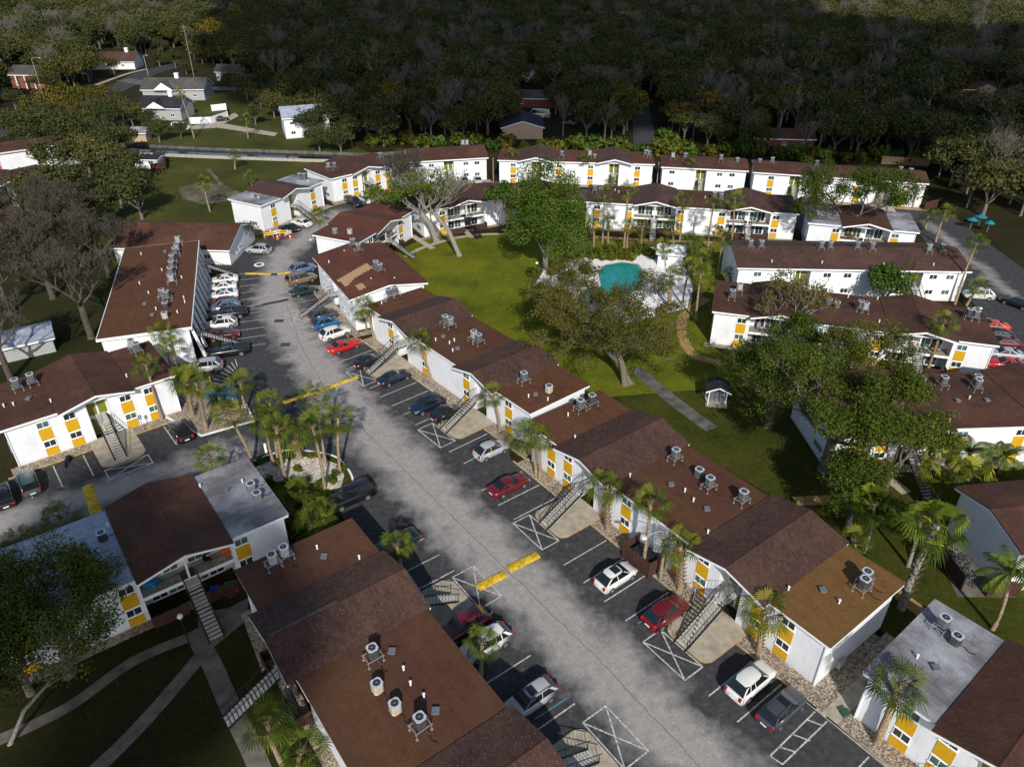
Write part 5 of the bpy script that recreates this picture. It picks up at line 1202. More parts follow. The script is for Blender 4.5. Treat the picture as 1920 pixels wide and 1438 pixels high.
def far_wood(rest):
    protos = FP+FP+FY[:1]+FB+FH[:1]; col = bpy.data.collections.new('wood_species')
    for i, pr in enumerate(protos):
        # each species as one joined mesh (trunk and crown) for instancing
        bm = bmesh.new(); bm.from_mesh(pr[0])
        if pr[1] is not None: bm.from_mesh(pr[1])
        me = bpy.data.meshes.new('wood_tree'); bm.to_mesh(me); bm.free()
        nt_ = len(pr[0].polygons); me.materials.append(pr[0].materials[0]); 
        if pr[1] is not None:
            me.materials.append(pr[1].materials[0]); mi = [0]*nt_+[1]*(len(me.polygons)-nt_); me.polygons.foreach_set('material_index', mi)
            at = me.attributes.get('tint') or me.attributes.new('tint', 'FLOAT', 'FACE'); vals = np.zeros(len(me.polygons), dtype=np.float32)
            src = np.zeros(len(pr[1].polygons), dtype=np.float32); pr[1].attributes['tint'].data.foreach_get('value', src); vals[nt_:] = src; at.data.foreach_set('value', vals)
        o = bpy.data.objects.new('wood_tree_%02d' % i, me); col.objects.link(o)
    me = bpy.data.meshes.new('distant_wood'); me.vertices.add(len(rest)); me.vertices.foreach_set('co', np.array([(q[0], q[1], 0) for _, q, _, _ in rest], dtype=np.float32).ravel())
    r = random.Random(9); ia = me.attributes.new('idx', 'INT', 'POINT'); ia.data.foreach_set('value', [(r.randint(10, 10) if (380 < a < 480 and 60 < b_ < 140 and r.random() < .3) else r.choice((0, 1, 2, 3, 4, 5, 6, 7, 8, 9, 0, 1, 2, 3, 4, 5, 6, 7, 0, 1, 2, 3, 4, 5, 6, 7, 11, 12, 13, 14, 11, 12, 13))) for _, _, a, b_ in rest])
    ra = me.attributes.new('spin', 'FLOAT', 'POINT'); ra.data.foreach_set('value', [r.random()*6.28 for _ in rest])
    sa = me.attributes.new('size', 'FLOAT', 'POINT'); sa.data.foreach_set('value', [r.uniform(0.7, 1.6) for _ in rest])
    o = bpy.data.objects.new('distant_wood', me); C.objects.link(o); tag(o, 'dense dark wood stretching to the top of the picture', 'forest', kind='stuff')
    g = bpy.data.node_groups.new('wood', 'GeometryNodeTree'); g.interface.new_socket('Geometry', in_out='INPUT', socket_type='NodeSocketGeometry'); g.interface.new_socket('Geometry', in_out='OUTPUT', socket_type='NodeSocketGeometry')
    gi = g.nodes.new('NodeGroupInput'); go = g.nodes.new('NodeGroupOutput'); ip = g.nodes.new('GeometryNodeInstanceOnPoints'); ci = g.nodes.new('GeometryNodeCollectionInfo')
    ci.inputs['Collection'].default_value = col; ci.inputs['Separate Children'].default_value = True; ci.inputs['Reset Children'].default_value = True
    def na(nm, ty):
        n = g.nodes.new('GeometryNodeInputNamedAttribute'); n.data_type = ty; n.inputs['Name'].default_value = nm; return [s for s in n.outputs if s.enabled and s.name == 'Attribute'][0]
    cx_ = g.nodes.new('ShaderNodeCombineXYZ'); g.links.new(na('spin', 'FLOAT'), cx_.inputs[2])
    g.links.new(gi.outputs[0], ip.inputs['Points']); g.links.new(ci.outputs[0], ip.inputs['Instance']); ip.inputs['Pick Instance'].default_value = True
    g.links.new(na('idx', 'INT'), ip.inputs['Instance Index']); g.links.new(cx_.outputs[0], ip.inputs['Rotation']); g.links.new(na('size', 'FLOAT'), ip.inputs['Scale'])
    g.links.new(ip.outputs[0], go.inputs[0]); md = o.modifiers.new('wood', 'NODES'); md.node_group = g
far_wood(rest)

# ---- palms
def fan_leaf(V, Fq, T, base, dirv, L_, droop, rnd, blades=13, fold=1.0, tb=0.0, hang=0.6):
    d = Vector(dirv).normalized(); side = d.cross(Vector((0, 0, 1)))
    if side.length < 0.1: side = Vector((1, 0, 0))
    side.normalize(); up = side.cross(d).normalized(); pet = L_*0.5; hub = Vector(base)+d*pet-Vector((0, 0, droop*pet*0.35))
    k = len(V); w_ = 0.03; V += [tuple(Vector(base)-side*w_), tuple(Vector(base)+side*w_), tuple(hub+side*w_*0.6), tuple(hub-side*w_*0.6)]; Fq.append((k, k+1, k+2, k+3)); T.append(0.35)
    t0 = rnd.random()*0.62+0.02+tb
    for j in range(blades):
        a = (j/(blades-1)-0.5)*math.radians(200); ll = L_*0.56*(1-0.2*abs(a)/2.0)*rnd.uniform(0.9, 1.08)
        bd = (d*math.cos(a)+side*math.sin(a)).normalized(); cup = up*(-0.18*fold*abs(math.sin(a)))
        m1 = hub+(bd+cup)*ll*0.62; tip = hub+(bd+cup)*ll-Vector((0, 0, hang*ll*rnd.uniform(0.4, 0.9)*0.5))
        sd2 = (side*math.cos(a)-d*math.sin(a))*ll*0.046
        k = len(V); V += [tuple(hub), tuple(m1-sd2), tuple(tip), tuple(m1+sd2)]; Fq.append((k, k+1, k+2, k+3)); T.append(min(1, max(0, t0+rnd.uniform(-0.12, 0.12)+0.1*(j % 2))))
def palm_crown(seed, leaf, nl, L_, hang, lowang, blades=13, dead=0):
    rnd = random.Random(seed); V = []; Fq = []; T = []
    for i in range(nl):
        el = math.radians(80-(80-lowang)*(i/(nl-1))**0.85+rnd.uniform(-6, 6)); az = i*2.39996+rnd.uniform(-0.35, 0.35)
        d = (math.cos(el)*math.cos(az), math.cos(el)*math.sin(az), math.sin(el))
        fan_leaf(V, Fq, T, (0.06*d[0], 0.06*d[1], 0.05), d, L_*rnd.uniform(0.85, 1.1), 0.4, rnd, blades, 1.0, 0.22 if el > 0.5 else -0.02, hang)
    for i in range(dead):
        az = i*2.1+rnd.random(); n0 = len(T); fan_leaf(V, Fq, T, (0.1*math.cos(az), 0.1*math.sin(az), -0.15), (0.45*math.cos(az), 0.45*math.sin(az), -0.9), L_*0.75, 0.2, rnd, 9, 1.0, 0, 0.3)
        for j in range(n0, len(T)): T[j] = 1.0
    me = bpy.data.meshes.new('crown'); me.from_pydata(V, [], Fq); me.materials.append(MATS[leaf]); a = me.attributes.new('tint', 'FLOAT', 'FACE'); a.data.foreach_set('value', T); me.update(); return me
def feather_crown(seed):
    rnd = random.Random(seed); V = []; Fq = []; T = []
    for i in range(15):
        az = i*2.39996; el = math.radians(rnd.uniform(15, 75)); L_ = 2.7; p = Vector((0, 0, 0)); d = Vector((math.cos(el)*math.cos(az), math.cos(el)*math.sin(az), math.sin(el)))
        for s in range(16):
            n = p+d*L_/16; side = d.cross(Vector((0, 0, 1))).normalized(); t_ = 0.3+rnd.random()*0.5
            for sg in (1, -1):
                ll = 0.75*math.sin(math.pi*(s+1.5)/18); tip = n+side*sg*ll*0.8+d*ll*0.35-Vector((0, 0, ll*0.55)); k = len(V)
                V += [tuple(p), tuple(n), tuple(tip+d*0.04), tuple(tip)]; Fq.append((k, k+1, k+2, k+3)); T.append(t_)
            p = n; d = (d-Vector((0, 0, 0.13))).normalized()
    me = bpy.data.meshes.new('crown'); me.from_pydata(V, [], Fq); me.materials.append(MATS['leaf_palm']); a = me.attributes.new('tint', 'FLOAT', 'FACE'); a.data.foreach_set('value', T); me.update(); return me
PC = {'sabal': [palm_crown(s, 'leaf_palm', 16, 2.05, 0.9, -30, 15, 3) for s in (1, 2, 3, 4)], 'wash': [palm_crown(s, 'leaf_washingtonia', 15, 2.9, 1.3, -30, 19, 4) for s in (5, 6)], 'wsmall': [palm_crown(s, 'leaf_washingtonia', 15, 2.1, 1.1, -38, 15) for s in (8, 9)], 'feather': [feather_crown(7)]}
PIDX = [0]
def palm(base, crown, label, typ='sabal', s=1.0, r=0.15, boots=False, group='palms of the complex', hh=None):
    B = G(*base) if hh is None else None
    if hh is None:
        h, top = height_at(B, *crown)
    else:
        h = hh; top = G(crown[0], crown[1], h); B = top+np.array([0.3, -0.2])
    off = np.array(top)-B; ln = float(np.linalg.norm(off)); off = off*min(1, 0.22*h/(ln+1e-6))
    PIDX[0] += 1; i = PIDX[0]; rnd = random.Random(i)
    e = empty('palm_tree', (B[0], B[1], 0.03), 0, label, 'palm tree', group)
    m = MB(); n = 9; pts_ = []; rs = []
    wob = (rnd.uniform(-.15, .15), rnd.uniform(-.15, .15))
    for k in range(n+1):
        u = k/n; pts_.append((off[0]*u**1.4+wob[0]*math.sin(u*3.1), off[1]*u**1.4+wob[1]*math.sin(u*3.1), h*u)); rs.append(r*(1.45-0.9*u if u < 0.25 else 1.12-0.12*u)*(1.0+(0.06 if k % 2 else -0.04)))
    m.tube(pts_, rs, 8); m.build('trunk', 'palm_bark' if typ != 'wash' else 'bark_pale', e, smooth=True)
    if boots:
        b2 = MB()
        for k in range(110):
            u = 0.1+0.88*k/110; a = k*2.4; p = Vector((off[0]*u**1.4, off[1]*u**1.4, h*u)); d = Vector((math.cos(a), math.sin(a), 0.9)); b2.bar(p+Vector((math.cos(a), math.sin(a), 0))*r*0.8, p+d*r*2.2, 0.05, 0, 0.02, 3)
        b2.build('leaf_bases', 'palm_boot', e)
    else:
        b2 = MB()
        for k in range(26):
            u = 1-0.14*h**-0.5*k/26-0.005; a = k*2.4; p = Vector((off[0]*u**1.4, off[1]*u**1.4, h*u)); d = Vector((math.cos(a), math.sin(a), 0.7)); b2.bar(p, p+d*r*2.4, 0.045, 0, 0.02, 3)
        b2.build('leaf_bases', 'palm_boot', e)
    put('crown', PC[typ][i % len(PC[typ])], e, (off[0], off[1], h-0.05), i*1.1, scale=s*rnd.uniform(0.94, 1.06))
I_ = 'palms on the kerb island'
for b_, c, lab, kw in [
 ((514.2, 874.3), (495, 788), 'leftmost palm standing in the white stones of the kerb island', {}), ((520, 862), (504, 753), 'taller palm behind the leftmost one on the kerb island', {}),
 ((536.3, 901.9), (518, 800), 'slim-trunked palm near the front left of the kerb island', {}), ((562.7, 861), (552.8, 812), 'short thick-trunked palm in the middle of the kerb island', dict(s=1.25, r=0.28, boots=True)),
 ((610, 917), (586, 799), 'palm with pale leaning trunk in the middle of the kerb island', {}), ((610, 871), (590, 742), 'tallest palm at the back of the kerb island', {}), ((638.4, 888.7), (634.5, 784), 'rightmost palm of the kerb island with a curved pale trunk', {})]:
    palm(b_, c, lab, group=I_, **kw)
for b_, c, lab, kw in [
 ((304.6, 787.8), (273, 684), 'palm against the left building beside the disabled sign', {}), ((325, 700), (303, 622), 'palm between the left building and the gallery building', {}), ((345, 735), (321, 650), 'lower palm between the left building and the silver SUV', {}),
 ((362, 781.5), (350, 712), 'rough-trunked palm at the left of the stone bed', dict(boots=True, r=0.22, s=1.15)), ((387, 805.5), (368, 718), 'rough-trunked palm at the front of the stone bed', dict(boots=True, r=0.2, s=1.15)),
 ((418, 775), (410, 742), 'small palm in front of the blue dumpsters', dict(s=0.9)), ((462.4, 773.8), (450.8, 716), 'bluish palm at the right end of the dumpster bed', {}), ((474, 869), (427, 778), 'palm with long leaning trunk at the tip of the kerb island', {}),
 ((410, 925), (392, 856), 'palm rising behind the grey flat roof at the lower left', {}), ((135, 1005), (112.7, 971), 'palm rising behind the white flat roof at the lower left', {}), ((60, 1050), (40, 1015), 'low palm at the left edge behind the white flat roof', {}),
 ((701.9, 641.4), (683, 573.5), 'palm in front of the gap beside the patched roof', {}), ((687, 620), (678, 590), 'short palm just behind the one beside the patched roof', dict(s=0.7, r=0.1)), ((809.4, 717.5), (785.4, 638), 'palm in front of the blank middle wall of the long middle building', {}),
 ((936.3, 808.3), (922.8, 741.5), 'palm at the right end of the long middle building', {}), ((1004.9, 893), (983, 817), 'left one of the twin palms', {}), ((1012, 898), (1010, 823), 'right one of the twin palms', {}),
 ((1139.4, 996.3), (1137.4, 910.7), 'palm with a shaggy trunk right of the first stair of the tan-ended building', dict(boots=True, r=0.2)), ((1203.8, 1066.6), (1220.5, 941.4), 'round-headed palm with a smooth pale trunk by the dumpster fence', dict(s=1.05)),
 ((1274.8, 1106.2), (1274.8, 1024.8), 'palm with a shaggy trunk beside the wooden lamp pole', dict(boots=True, r=0.24)), ((1421.9, 1225), (1433.5, 1145), 'palm in front of the tan-roofed end', dict(boots=True, r=0.18, s=1.1)),
 ((1643, 1392), (1684.8, 1283.6), 'palm with thick brown trunk against the corner building', dict(r=0.24, s=1.05)), ((902, 1268.5), (903.8, 1201.8), 'palm over the white SUV beside the big bottom roof', dict(s=0.9)),
 ((531, 1436), (500.8, 1352), 'palm at the bottom beside the shaded stair', {}), ((560, 1470), (581, 1400), 'palm at the bottom edge beside the big roof', {}),
 ((1129.5, 455), (1133.7, 365), 'palm in front of the left window column behind the pool', {}), ((1169, 473.7), (1177.5, 356.8), 'tallest palm left of the balcony behind the pool', {}), ((1274.5, 450.7), (1281.8, 375.6), 'palm right of the first balcony behind the pool', {}),
 ((1095, 345), (1096, 300.5), 'palm beside the big green tree in the back row', {}), ((966, 338), (960.5, 288), 'yellowish palm left of the big green tree in the back row', dict(typ='wsmall')), ((1112.8, 474.7), (1112.8, 421.5), 'short palm with pale trunk left of the pool hedge', {}), ((1140, 461), (1142, 417), 'short palm in the middle of the pool hedge', {}),
 ((1175, 472), (1177.5, 423.6), 'short palm against the tallest one behind the pool', {}), ((1289, 357), (1292, 306.8), 'palm in the back row before the vertical-sided building', {}), ((1145, 360), (1145, 343), 'small palm tip behind the pool-side roof', dict(s=0.9)),
 ((1327, 467.4), (1338.4, 383), 'palm left of the second balcony behind the pool', {}), ((1371.8, 450.7), (1378, 371.5), 'yellowish palm at the second balcony behind the pool', dict(typ='wsmall')), ((1467.8, 359), (1469.9, 323.5), 'palm in the back row beside the spreading oak', {}),
 ((1333, 494.6), (1338.4, 436), 'palm behind the palm trio right of the pool', {}), ((1344.7, 517.5), (1357, 444.5), 'rough-trunked palm of the trio right of the pool', {}), ((1318, 540), (1292, 482), 'palm above the pool terrace', dict(s=1.2)), ((1304.3, 602.8), (1314.7, 511), 'palm where the tan path meets the pool fence', dict(s=1.15)),
 ((1254, 577.7), (1258.4, 519), 'thick palm on the white pool deck', dict(s=1.1, r=0.24)), ((1279, 573.5), (1293.8, 500), 'palm at the right corner of the pool deck', {}), ((1300, 520), (1288, 452), 'palm behind the pool house', {}),
 ((1413.5, 526), (1415.6, 503), 'palm in front of the left end of the single-slope building', dict(s=1.1)), ((1368, 540), (1363.5, 513.3), 'small palm beside the blue end wall', dict(s=0.8)),
 ((1790, 571.4), (1831.5, 456.3), 'very tall leaning palm at the right end of the single-slope building', {}), ((1811.5, 573.9), (1832.7, 537.6), 'short palm in front of the white car in the right parking', {}), ((1706, 562), (1710, 505), 'palm against the single-slope building', dict(typ='wsmall')), ((1737, 698.6), (1770, 603), 'tall palm in front of the furnished balcony', dict(typ='wsmall', s=1.05)),
 ((1754, 454), (1774, 397), 'palm at the right end of the grey flat roof', {}), ((1735, 430), (1741, 403), 'lower palm at the right end of the grey flat roof', {}), ((1710.7, 389), (1720.7, 345), 'palm in front of the last yellow panels of the back row', {}), ((1600, 1090), (1594, 1010), 'small dark palm behind the tan-roofed end', dict(s=0.8)),
 ((1753.6, 945), (1772, 884), 'sunlit fan palm before the right edge building', dict(typ='wash')), ((1800, 960), (1817, 893.5), 'drooping fan palm before the right edge building', dict(typ='wash')), ((1812, 905), (1805, 845), 'feathery palm against the right edge building', dict(typ='feather')), ((1873.8, 888.5), (1883.8, 856), 'feathery palm at the right edge', dict(typ='feather')),
 ((1689, 1141), (1757, 985), 'tall fan palm with a thick shaggy trunk beside the bicycle yard', dict(typ='wash', boots=True, r=0.27)), ((1702, 1062), (1727, 978), 'slimmer fan palm behind the thick shaggy one', dict(typ='wash', s=0.8)), ((1618.8, 1034.8), (1640, 945), 'dark fan palm behind the tan-roofed end', dict(typ='wash', s=0.95)), ((1860.8, 1180), (1894, 1075), 'feathery palm right of the bicycle yard', dict(typ='feather', s=1.1)),
 ((606, 467.4), (597.6, 404), 'single palm beside the small building at the street bend', dict(s=1.15, r=0.2)), ((394, 397), (380.6, 341), 'single palm on the open field by the canal', {}), ((465.8, 260.4), (460.8, 222), 'palm beside the concrete drive beyond the canal', {}), ((364, 260), (337, 173.6), 'tall slim palm before the two grey houses', {}), ((472.5, 349), (470.8, 331), 'small dark palm on the field', {}), ((441, 318), (440.7, 291), 'dark palm at the canal edge', {}),
 ((1262, 470), (1258, 425), 'palm just behind the white pool house', dict(s=1.1)), ((1200, 466), (1204, 428), 'palm in the hedge left of the white pool house', {}), ((1312, 575), (1322, 530), 'palm outside the right corner of the pool fence', dict(s=1.1)), ((1248, 500), (1240, 462), 'palm between the pool and the white pool house', {}), ((1300, 505), (1308, 462), 'palm right of the white pool house', dict(s=1.15)),
 ((1590, 470), (1585, 440), 'palm hidden beneath the spreading oak', {})]:
    palm(b_, c, lab, **kw)
palm(None, (743.5, 1021.4), 'palm over the dark car behind the big bottom roof', hh=4.6, s=0.9)
for i, (c, hh) in enumerate((((600, 960), 2.6), ((560, 925), 1.6), ((588, 985), 1.8), ((545, 950), 1.4))): palm(None, c, '%s low bushy palm at the near end of the kerb island' % ORD[i], hh=hh, s=1.1, group='low palms at the near end of the kerb island')
# palmetto and shrubs in the under-storey
def shrub_mesh(seed, leaf, n=260, r=0.7, sz=0.28):
    nr = np.random.default_rng(seed); rnd = random.Random(seed); cl = [(rnd.uniform(-r, r)*0.6, rnd.uniform(-r, r)*0.6, rnd.uniform(0.3, 1.0)*r, r*0.6) for _ in range(6)]
    q, t = leafcards(cl, n, sz, nr); return mesh_from_quads('foliage', q, t, leaf)
SH = [shrub_mesh(1, 'leaf_oak'), shrub_mesh(2, 'leaf_magnolia'), shrub_mesh(3, 'leaf_autumn')]
def shrub(pos, s, i, label, group):
    tag(put('shrub', SH[i % 3], None, (pos[0], pos[1], 0.05), i*1.7, scale=s), label, 'shrub', group)
for i, px in enumerate(((625, 905), (632, 893), (641, 880), (600, 912), (575, 908), (548, 905), (523, 872), (545, 862), (590, 858), (505, 905), (490, 868), (560, 885))):
    shrub(G(*px), 0.8, i, 'small shrub among the white stones of the kerb island', 'shrubs on the kerb island')
for i in range(34):
    u = i/33; px = (700+u*1040, 272+u*36+random.uniform(-6, 4)); shrub(G(*px), random.uniform(2.2, 4.0), i, 'dark bush in the hedge line behind the back-row buildings', 'bushes behind the back row')
for i in range(22):
    u = i/21; px = (1088+u*130+random.uniform(-3, 3), 482+random.uniform(-8, 6)-abs(u-.5)*6); shrub(G(*px), random.uniform(1.2, 2.0), 2 if i % 3 else 0, 'straggly brownish bush in the hedge behind the pool', 'hedge bushes behind the pool')
for i, px in enumerate(((1000, 520), (1012, 548), (1040, 572), (1065, 590), (1120, 602), (1240, 590), (1260, 480), (1275, 500), (1040, 515), (1010, 560))):
    shrub(G(*px), 1.6, i, 'low bush along the pool fence', 'bushes along the pool fence')
for i, px in enumerate(((1250, 262), (1262, 270), (1240, 280), (1168, 280), (1150, 285), (1290, 285), (1120, 275))):
    shrub(G(*px), 3.2, 1, 'palmetto bush beside the dark driveway', 'palmetto bushes beside the driveway')

# ------------------------------------------------------------------ houses beyond the canal and the wood
def house(key, px, ang, L, D, ez, ridge, roof, wall, label, wins=(), storeys=1, chimney=None, name='house', door=None, ends=(), cols=0):
    A = G(*px); b = long_building(key, label, A, ang, L, D, wins, (), ridge, roof, ez, name, 'shed' if name == 'shed' else 'house', None, wall, storeys=storeys, end_wins=ends)
    if door is not None: MB().box(door-0.5, 0.3, 0, door+0.5, 0.397, 2.1).build('door', 'brown_fence', b)
    if chimney is not None:
        m = MB(); m.box(chimney-0.6, D*0.45, ez, chimney+0.6, D*0.45+1.2, ez+ridge+1.3); m.box(chimney-0.7, D*0.45-0.1, ez+ridge+1.3, chimney+0.7, D*0.45+1.3, ez+ridge+1.5); m.build('chimney', 'white_trim', b)
    for i in range(cols):
        x = L*(0.25+0.5*i/max(1, cols-1)); m = MB(); m.cyl(x, -0.9, 0, ez-0.1, 0.2, 8); m.build('porch_column', 'white_trim', b)
    return b
b = house('h1', (262, 226), -3, 13.5, 10, 3.6, 2.6, 'slate_dark', 'grey_wall', 'grey house with dark slate roof beside the white fence and deck', (2.5, 10.5), chimney=9)
m = MB(); m.yprism([(3, 3.8), (9, 3.8), (6, 5.7), (6, 5.85), (2.8, 3.85)], -0.6, 4); m.build('porch_gable', 'slate_dark', b)
m = MB(); m.yprism([(2.8, 3.6), (9.2, 3.6), (6, 5.5)], -0.7, -0.603); m.build('gable_trim', 'white_trim', b)
b = house('h2', (268, 190), 3, 21, 11, 3.6, 2.8, 'slate_grey', 'grey_wall', 'grey house with brown-grey roof and white chimney behind the slate-roofed house', (3, 14, 17.5), chimney=11)
m = MB(); m.yprism([(4.3, 3.75), (11.2, 3.75), (7.75, 6.2)], -1.0, 5); m.build('porch_gable', 'slate_grey', b)
m = MB(); m.yprism([(4.5, 3.55), (11, 3.55), (7.75, 5.9)], -1.1, -1.003); m.build('gable_trim', 'white_trim', b)
house('h3', (22, 166), -2, 13, 10, 4.6, 2.4, 'slate_grey', 'brick', 'brick house with white portico columns at the upper left', (2.5, 10.5), cols=3, door=6.5)
house('h4', (160, 132), 5, 20, 11, 3.0, 3.0, 'shingle_plum', 'white_siding', 'white house with red-brown roof among the trees at upper left', (4, 9, 15), chimney=16)
house('h5', (535, 262), 20, 13, 11, 5.6, 2.0, 'roll_white', 'white_siding', 'white two-storey house with pale metal roof beyond the canal', (2.5, 6.5, 10.5), 2)
house('h6', (1020, 262), 92, 14, 12, 3.2, 1.8, 'slate_dark', 'beige_wall', 'beige house with black gable roof in the shaded wood', (3, 9), ends=())
house('h7', (955, 202), -6, 20, 10, 3.0, 1.6, 'slate_grey', 'brick', 'low house with dull brown roof behind the black-roofed beige house', (4, 15))
house('h8', (968, 150), 0, 9, 8, 3.4, 1.6, 'slate_grey', 'white_siding', 'small white garage-like house deep in the wood', (4.5,))
house('h9', (1412, 280), -5, 16, 9, 2.9, 1.6, 'shingle_brown', 'brick', 'low brick house with dark roof and bright windows behind the back row', (3, 8, 13))
b = house('h10', (1762, 184), -4, 19, 10, 2.9, 1.8, 'shingle_brown', 'brick', 'low ranch house with pale double garage door at upper right', (3, 7))
m = MB(); m.yprism([(11.0, 0), (18.6, 0), (18.6, 2.9), (14.8, 4.6), (11.0, 2.9)], -2.0, 0.38); m.build('garage_wall', 'beige_wall', b)
m = MB(); m.box(12.2, -2.06, 0, 17.4, -2.003, 2.4); m.build('garage_door', 'roll_tan' if False else 'concrete', b)
house('h11', (1862, 312), -3, 12, 8, 2.9, 1.6, 'shingle_brown', 'beige_wall', 'small beige house half hidden under trees at the right', (3, 8))
house('h12', (683, 243), -30, 8, 7, 3.2, 2.2, 'shingle_brown', 'beige_wall', 'cream gabled house peeping between oaks beyond the canal', (3,))
house('h13', (405, 152), 0, 9, 8, 3.2, 2.0, 'slate_grey', 'white_siding', 'little white house among trees above the grey houses', (3, 6))
house('h14', (-6, 112), 5, 14, 10, 3.0, 2.0, 'slate_grey', 'grey_wall', 'grey-roofed house at the top left edge', (5,))
house('h15', (1650, 42), -5, 34, 14, 3.4, 3.0, 'roll_redbrown', 'beige_wall', 'sunlit brown-roofed house near the top right', (6, 12, 24))
house('h16', (1716, 62), 4, 30, 14, 3.4, 3.0, 'roll_tan', 'beige_wall', 'sunlit tan-roofed house near the top right', (6, 12, 20))
house('h17', (1800, 30), 0, 34, 14, 3.4, 3.0, 'slate_grey', 'beige_wall', 'grey-roofed house at the top right corner', (6, 12, 20))
house('h18', (246, 267), 2, 4.5, 4.5, 2.4, 1.1, 'roll_grey', 'beige_wall', 'small garden shed on the canal bank', name='shed')
house('h19', (251, 317), -4, 6.5, 4.0, 2.4, 0.5, 'slate_dark', 'white_siding', 'low white outbuilding with dark roof on the field by the brown fence', (1.5, 4.5), name='shed')
house('h20', (-60, 700), 32, 11, 5.5, 2.4, 0.8, 'roll_white', 'grey_wall', 'pale-roofed low building glimpsed through bare trees at the left edge', name='shed')
def fence(pxs, h, mat, label, z=0.0, cat='fence', group=None, th=0.08, pts=None):
    P = pts or [G(*p) for p in pxs]; o = P[0]; e = empty('fence', (o[0], o[1], z), 0, label, cat, group)
    for i in range(len(P)-1):
        a, b_ = P[i]-o, P[i+1]-o; d = (b_-a)/np.linalg.norm(b_-a); n = np.array([-d[1], d[0]])*th/2
        m = MB(); m.add([(a[0]-n[0], a[1]-n[1], 0.03), (b_[0]-n[0], b_[1]-n[1], 0.03), (b_[0]+n[0], b_[1]+n[1], 0.03), (a[0]+n[0], a[1]+n[1], 0.03), (a[0]-n[0], a[1]-n[1], h), (b_[0]-n[0], b_[1]-n[1], h), (b_[0]+n[0], b_[1]+n[1], h), (a[0]+n[0], a[1]+n[1], h)],
            [(0, 3, 2, 1), (4, 5, 6, 7), (0, 1, 5, 4), (1, 2, 6, 5), (2, 3, 7, 6), (3, 0, 4, 7)]); m.build('panel', mat, e)
    for p in P: q = p-o; MB().box(q[0]-0.08, q[1]-0.08, 0, q[0]+0.08, q[1]+0.08, h+0.08).build('post', mat, e)
    return e
def bar_fence(pxs, h, label, step=0.35):
    P = [G(*p) for p in pxs]; o = P[0]; e = empty('pool_fence', (o[0], o[1], 0.1), 0, label, 'fence'); m = MB(); r = MB()
    for i in range(len(P)-1):
        a, b_ = P[i]-o, P[i+1]-o; L = np.linalg.norm(b_-a); n = max(1, int(L/step))
        r.bar((a[0], a[1], h), (b_[0], b_[1], h), 0.035)
        for k in range(n): q = a+(b_-a)*k/n; m.bar((q[0], q[1], 0), (q[0], q[1], h), 0.045 if k % 7 == 0 else 0.018)
    m.build('picket', 'black_iron', e); r.build('rail', 'black_iron', e)
bar_fence(deck+deck[:1], 1.25, 'black iron fence around the white pool deck')
fence([(356, 233), (396, 232), (428, 221), (425, 206), (398, 209)], 1.9, 'white_trim', 'white privacy fence beside the slate-roofed house')
fence([(1652, 308), (1740, 313)], 2.0, 'wood_fence', 'weathered wooden fence behind the back row at the right')
fence([(1716, 166+14), (1760, 182)], 1.6, 'wood_fence', 'wooden fence left of the ranch house') if False else None
fence([(285, 322), (312, 318), (311, 300), (290, 299)], 1.9, 'brown_fence', 'dark brown fence beside the white outbuilding on the field')
R4x = lambda x, y: local('R4', x, y)
fence(None, 1.9, 'brown_fence', 'brown wooden dumpster screen against the tan-ended building wall', pts=[R4x(17.2, 0.2), R4x(17.2, -1.9), R4x(18.6, -1.9)])
fence(None, 1.9, 'brown_fence', 'brown gate panels on the right side of the dumpster screen', pts=[R4x(18.9, -1.9), R4x(20.6, -1.9), R4x(20.6, 0.2)])
fence([(397, 762), (403, 783), (449, 771), (440, 738)], 1.6, 'wood_fence', 'wooden screen around the blue dumpsters by the palm stone bed', z=0.1)
fence([(1748, 1035), (1800, 1105)], 1.7, 'brown_fence', 'dark fence on the left of the bicycle yard'); fence([(1848, 1118), (1905, 1118)], 1.7, 'brown_fence', 'brown fence at the front of the bicycle yard')
fence([(1732, 395), (1760, 388), (1775, 400)], 1.8, 'brown_fence', 'brown screen with a hoop at the end of the back row')
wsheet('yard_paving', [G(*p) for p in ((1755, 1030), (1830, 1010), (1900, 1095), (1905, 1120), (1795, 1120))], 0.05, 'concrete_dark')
# dumpsters
def dumpster(pos, rz, mat, label, s=1.0):
    e = empty('dumpster', (pos[0], pos[1], 0.1), rz, label, 'dumpster'); m = MB()
    m.yprism([(-0.9*s, 0.15), (0.9*s, 0.15), (1.0*s, 1.2*s), (-1.0*s, 1.35*s)], -0.7*s, 0.7*s); m.build('bin', mat, e)
    for y in (-0.36, 0.36): MB().box(-1.02*s, (y-0.32)*s, 1.36*s, 1.0*s, (y+0.32)*s, 1.4*s).build('lid', 'black_iron' if mat != 'blue_tarp' else 'blue_tarp', e)
dumpster(G(405, 752), 0.7, 'blue_tarp', 'left bright blue dumpster behind the wooden screen', 1.0); dumpster(G(430, 750), 0.7, 'blue_tarp', 'right bright blue dumpster behind the wooden screen', 1.0)
dumpster(R4x(18.9, -0.8), BLD['R4'][1], 'ac_dark', 'dark dumpster inside the brown screen')
e = [dumpster(G(1845, 560), 0.2, 'green_box', 'green bin beside the tall palm in the right parking', 0.8)]
for i, (px, lab) in enumerate((((440, 762), 'yellow bollard beside the blue dumpsters'), ((396, 722), 'yellow bollard at the hatched marking'))):
    p = G(*px); m = MB(); m.cyl(0, 0, 0, 1.1, 0.09, 10); m.sphere((0, 0, 1.1), 0.09, 10, 5); tag(m.build('bollard', 'yellow_paint', None, (p[0], p[1], 0.1)), lab, 'bollard', 'yellow bollards')
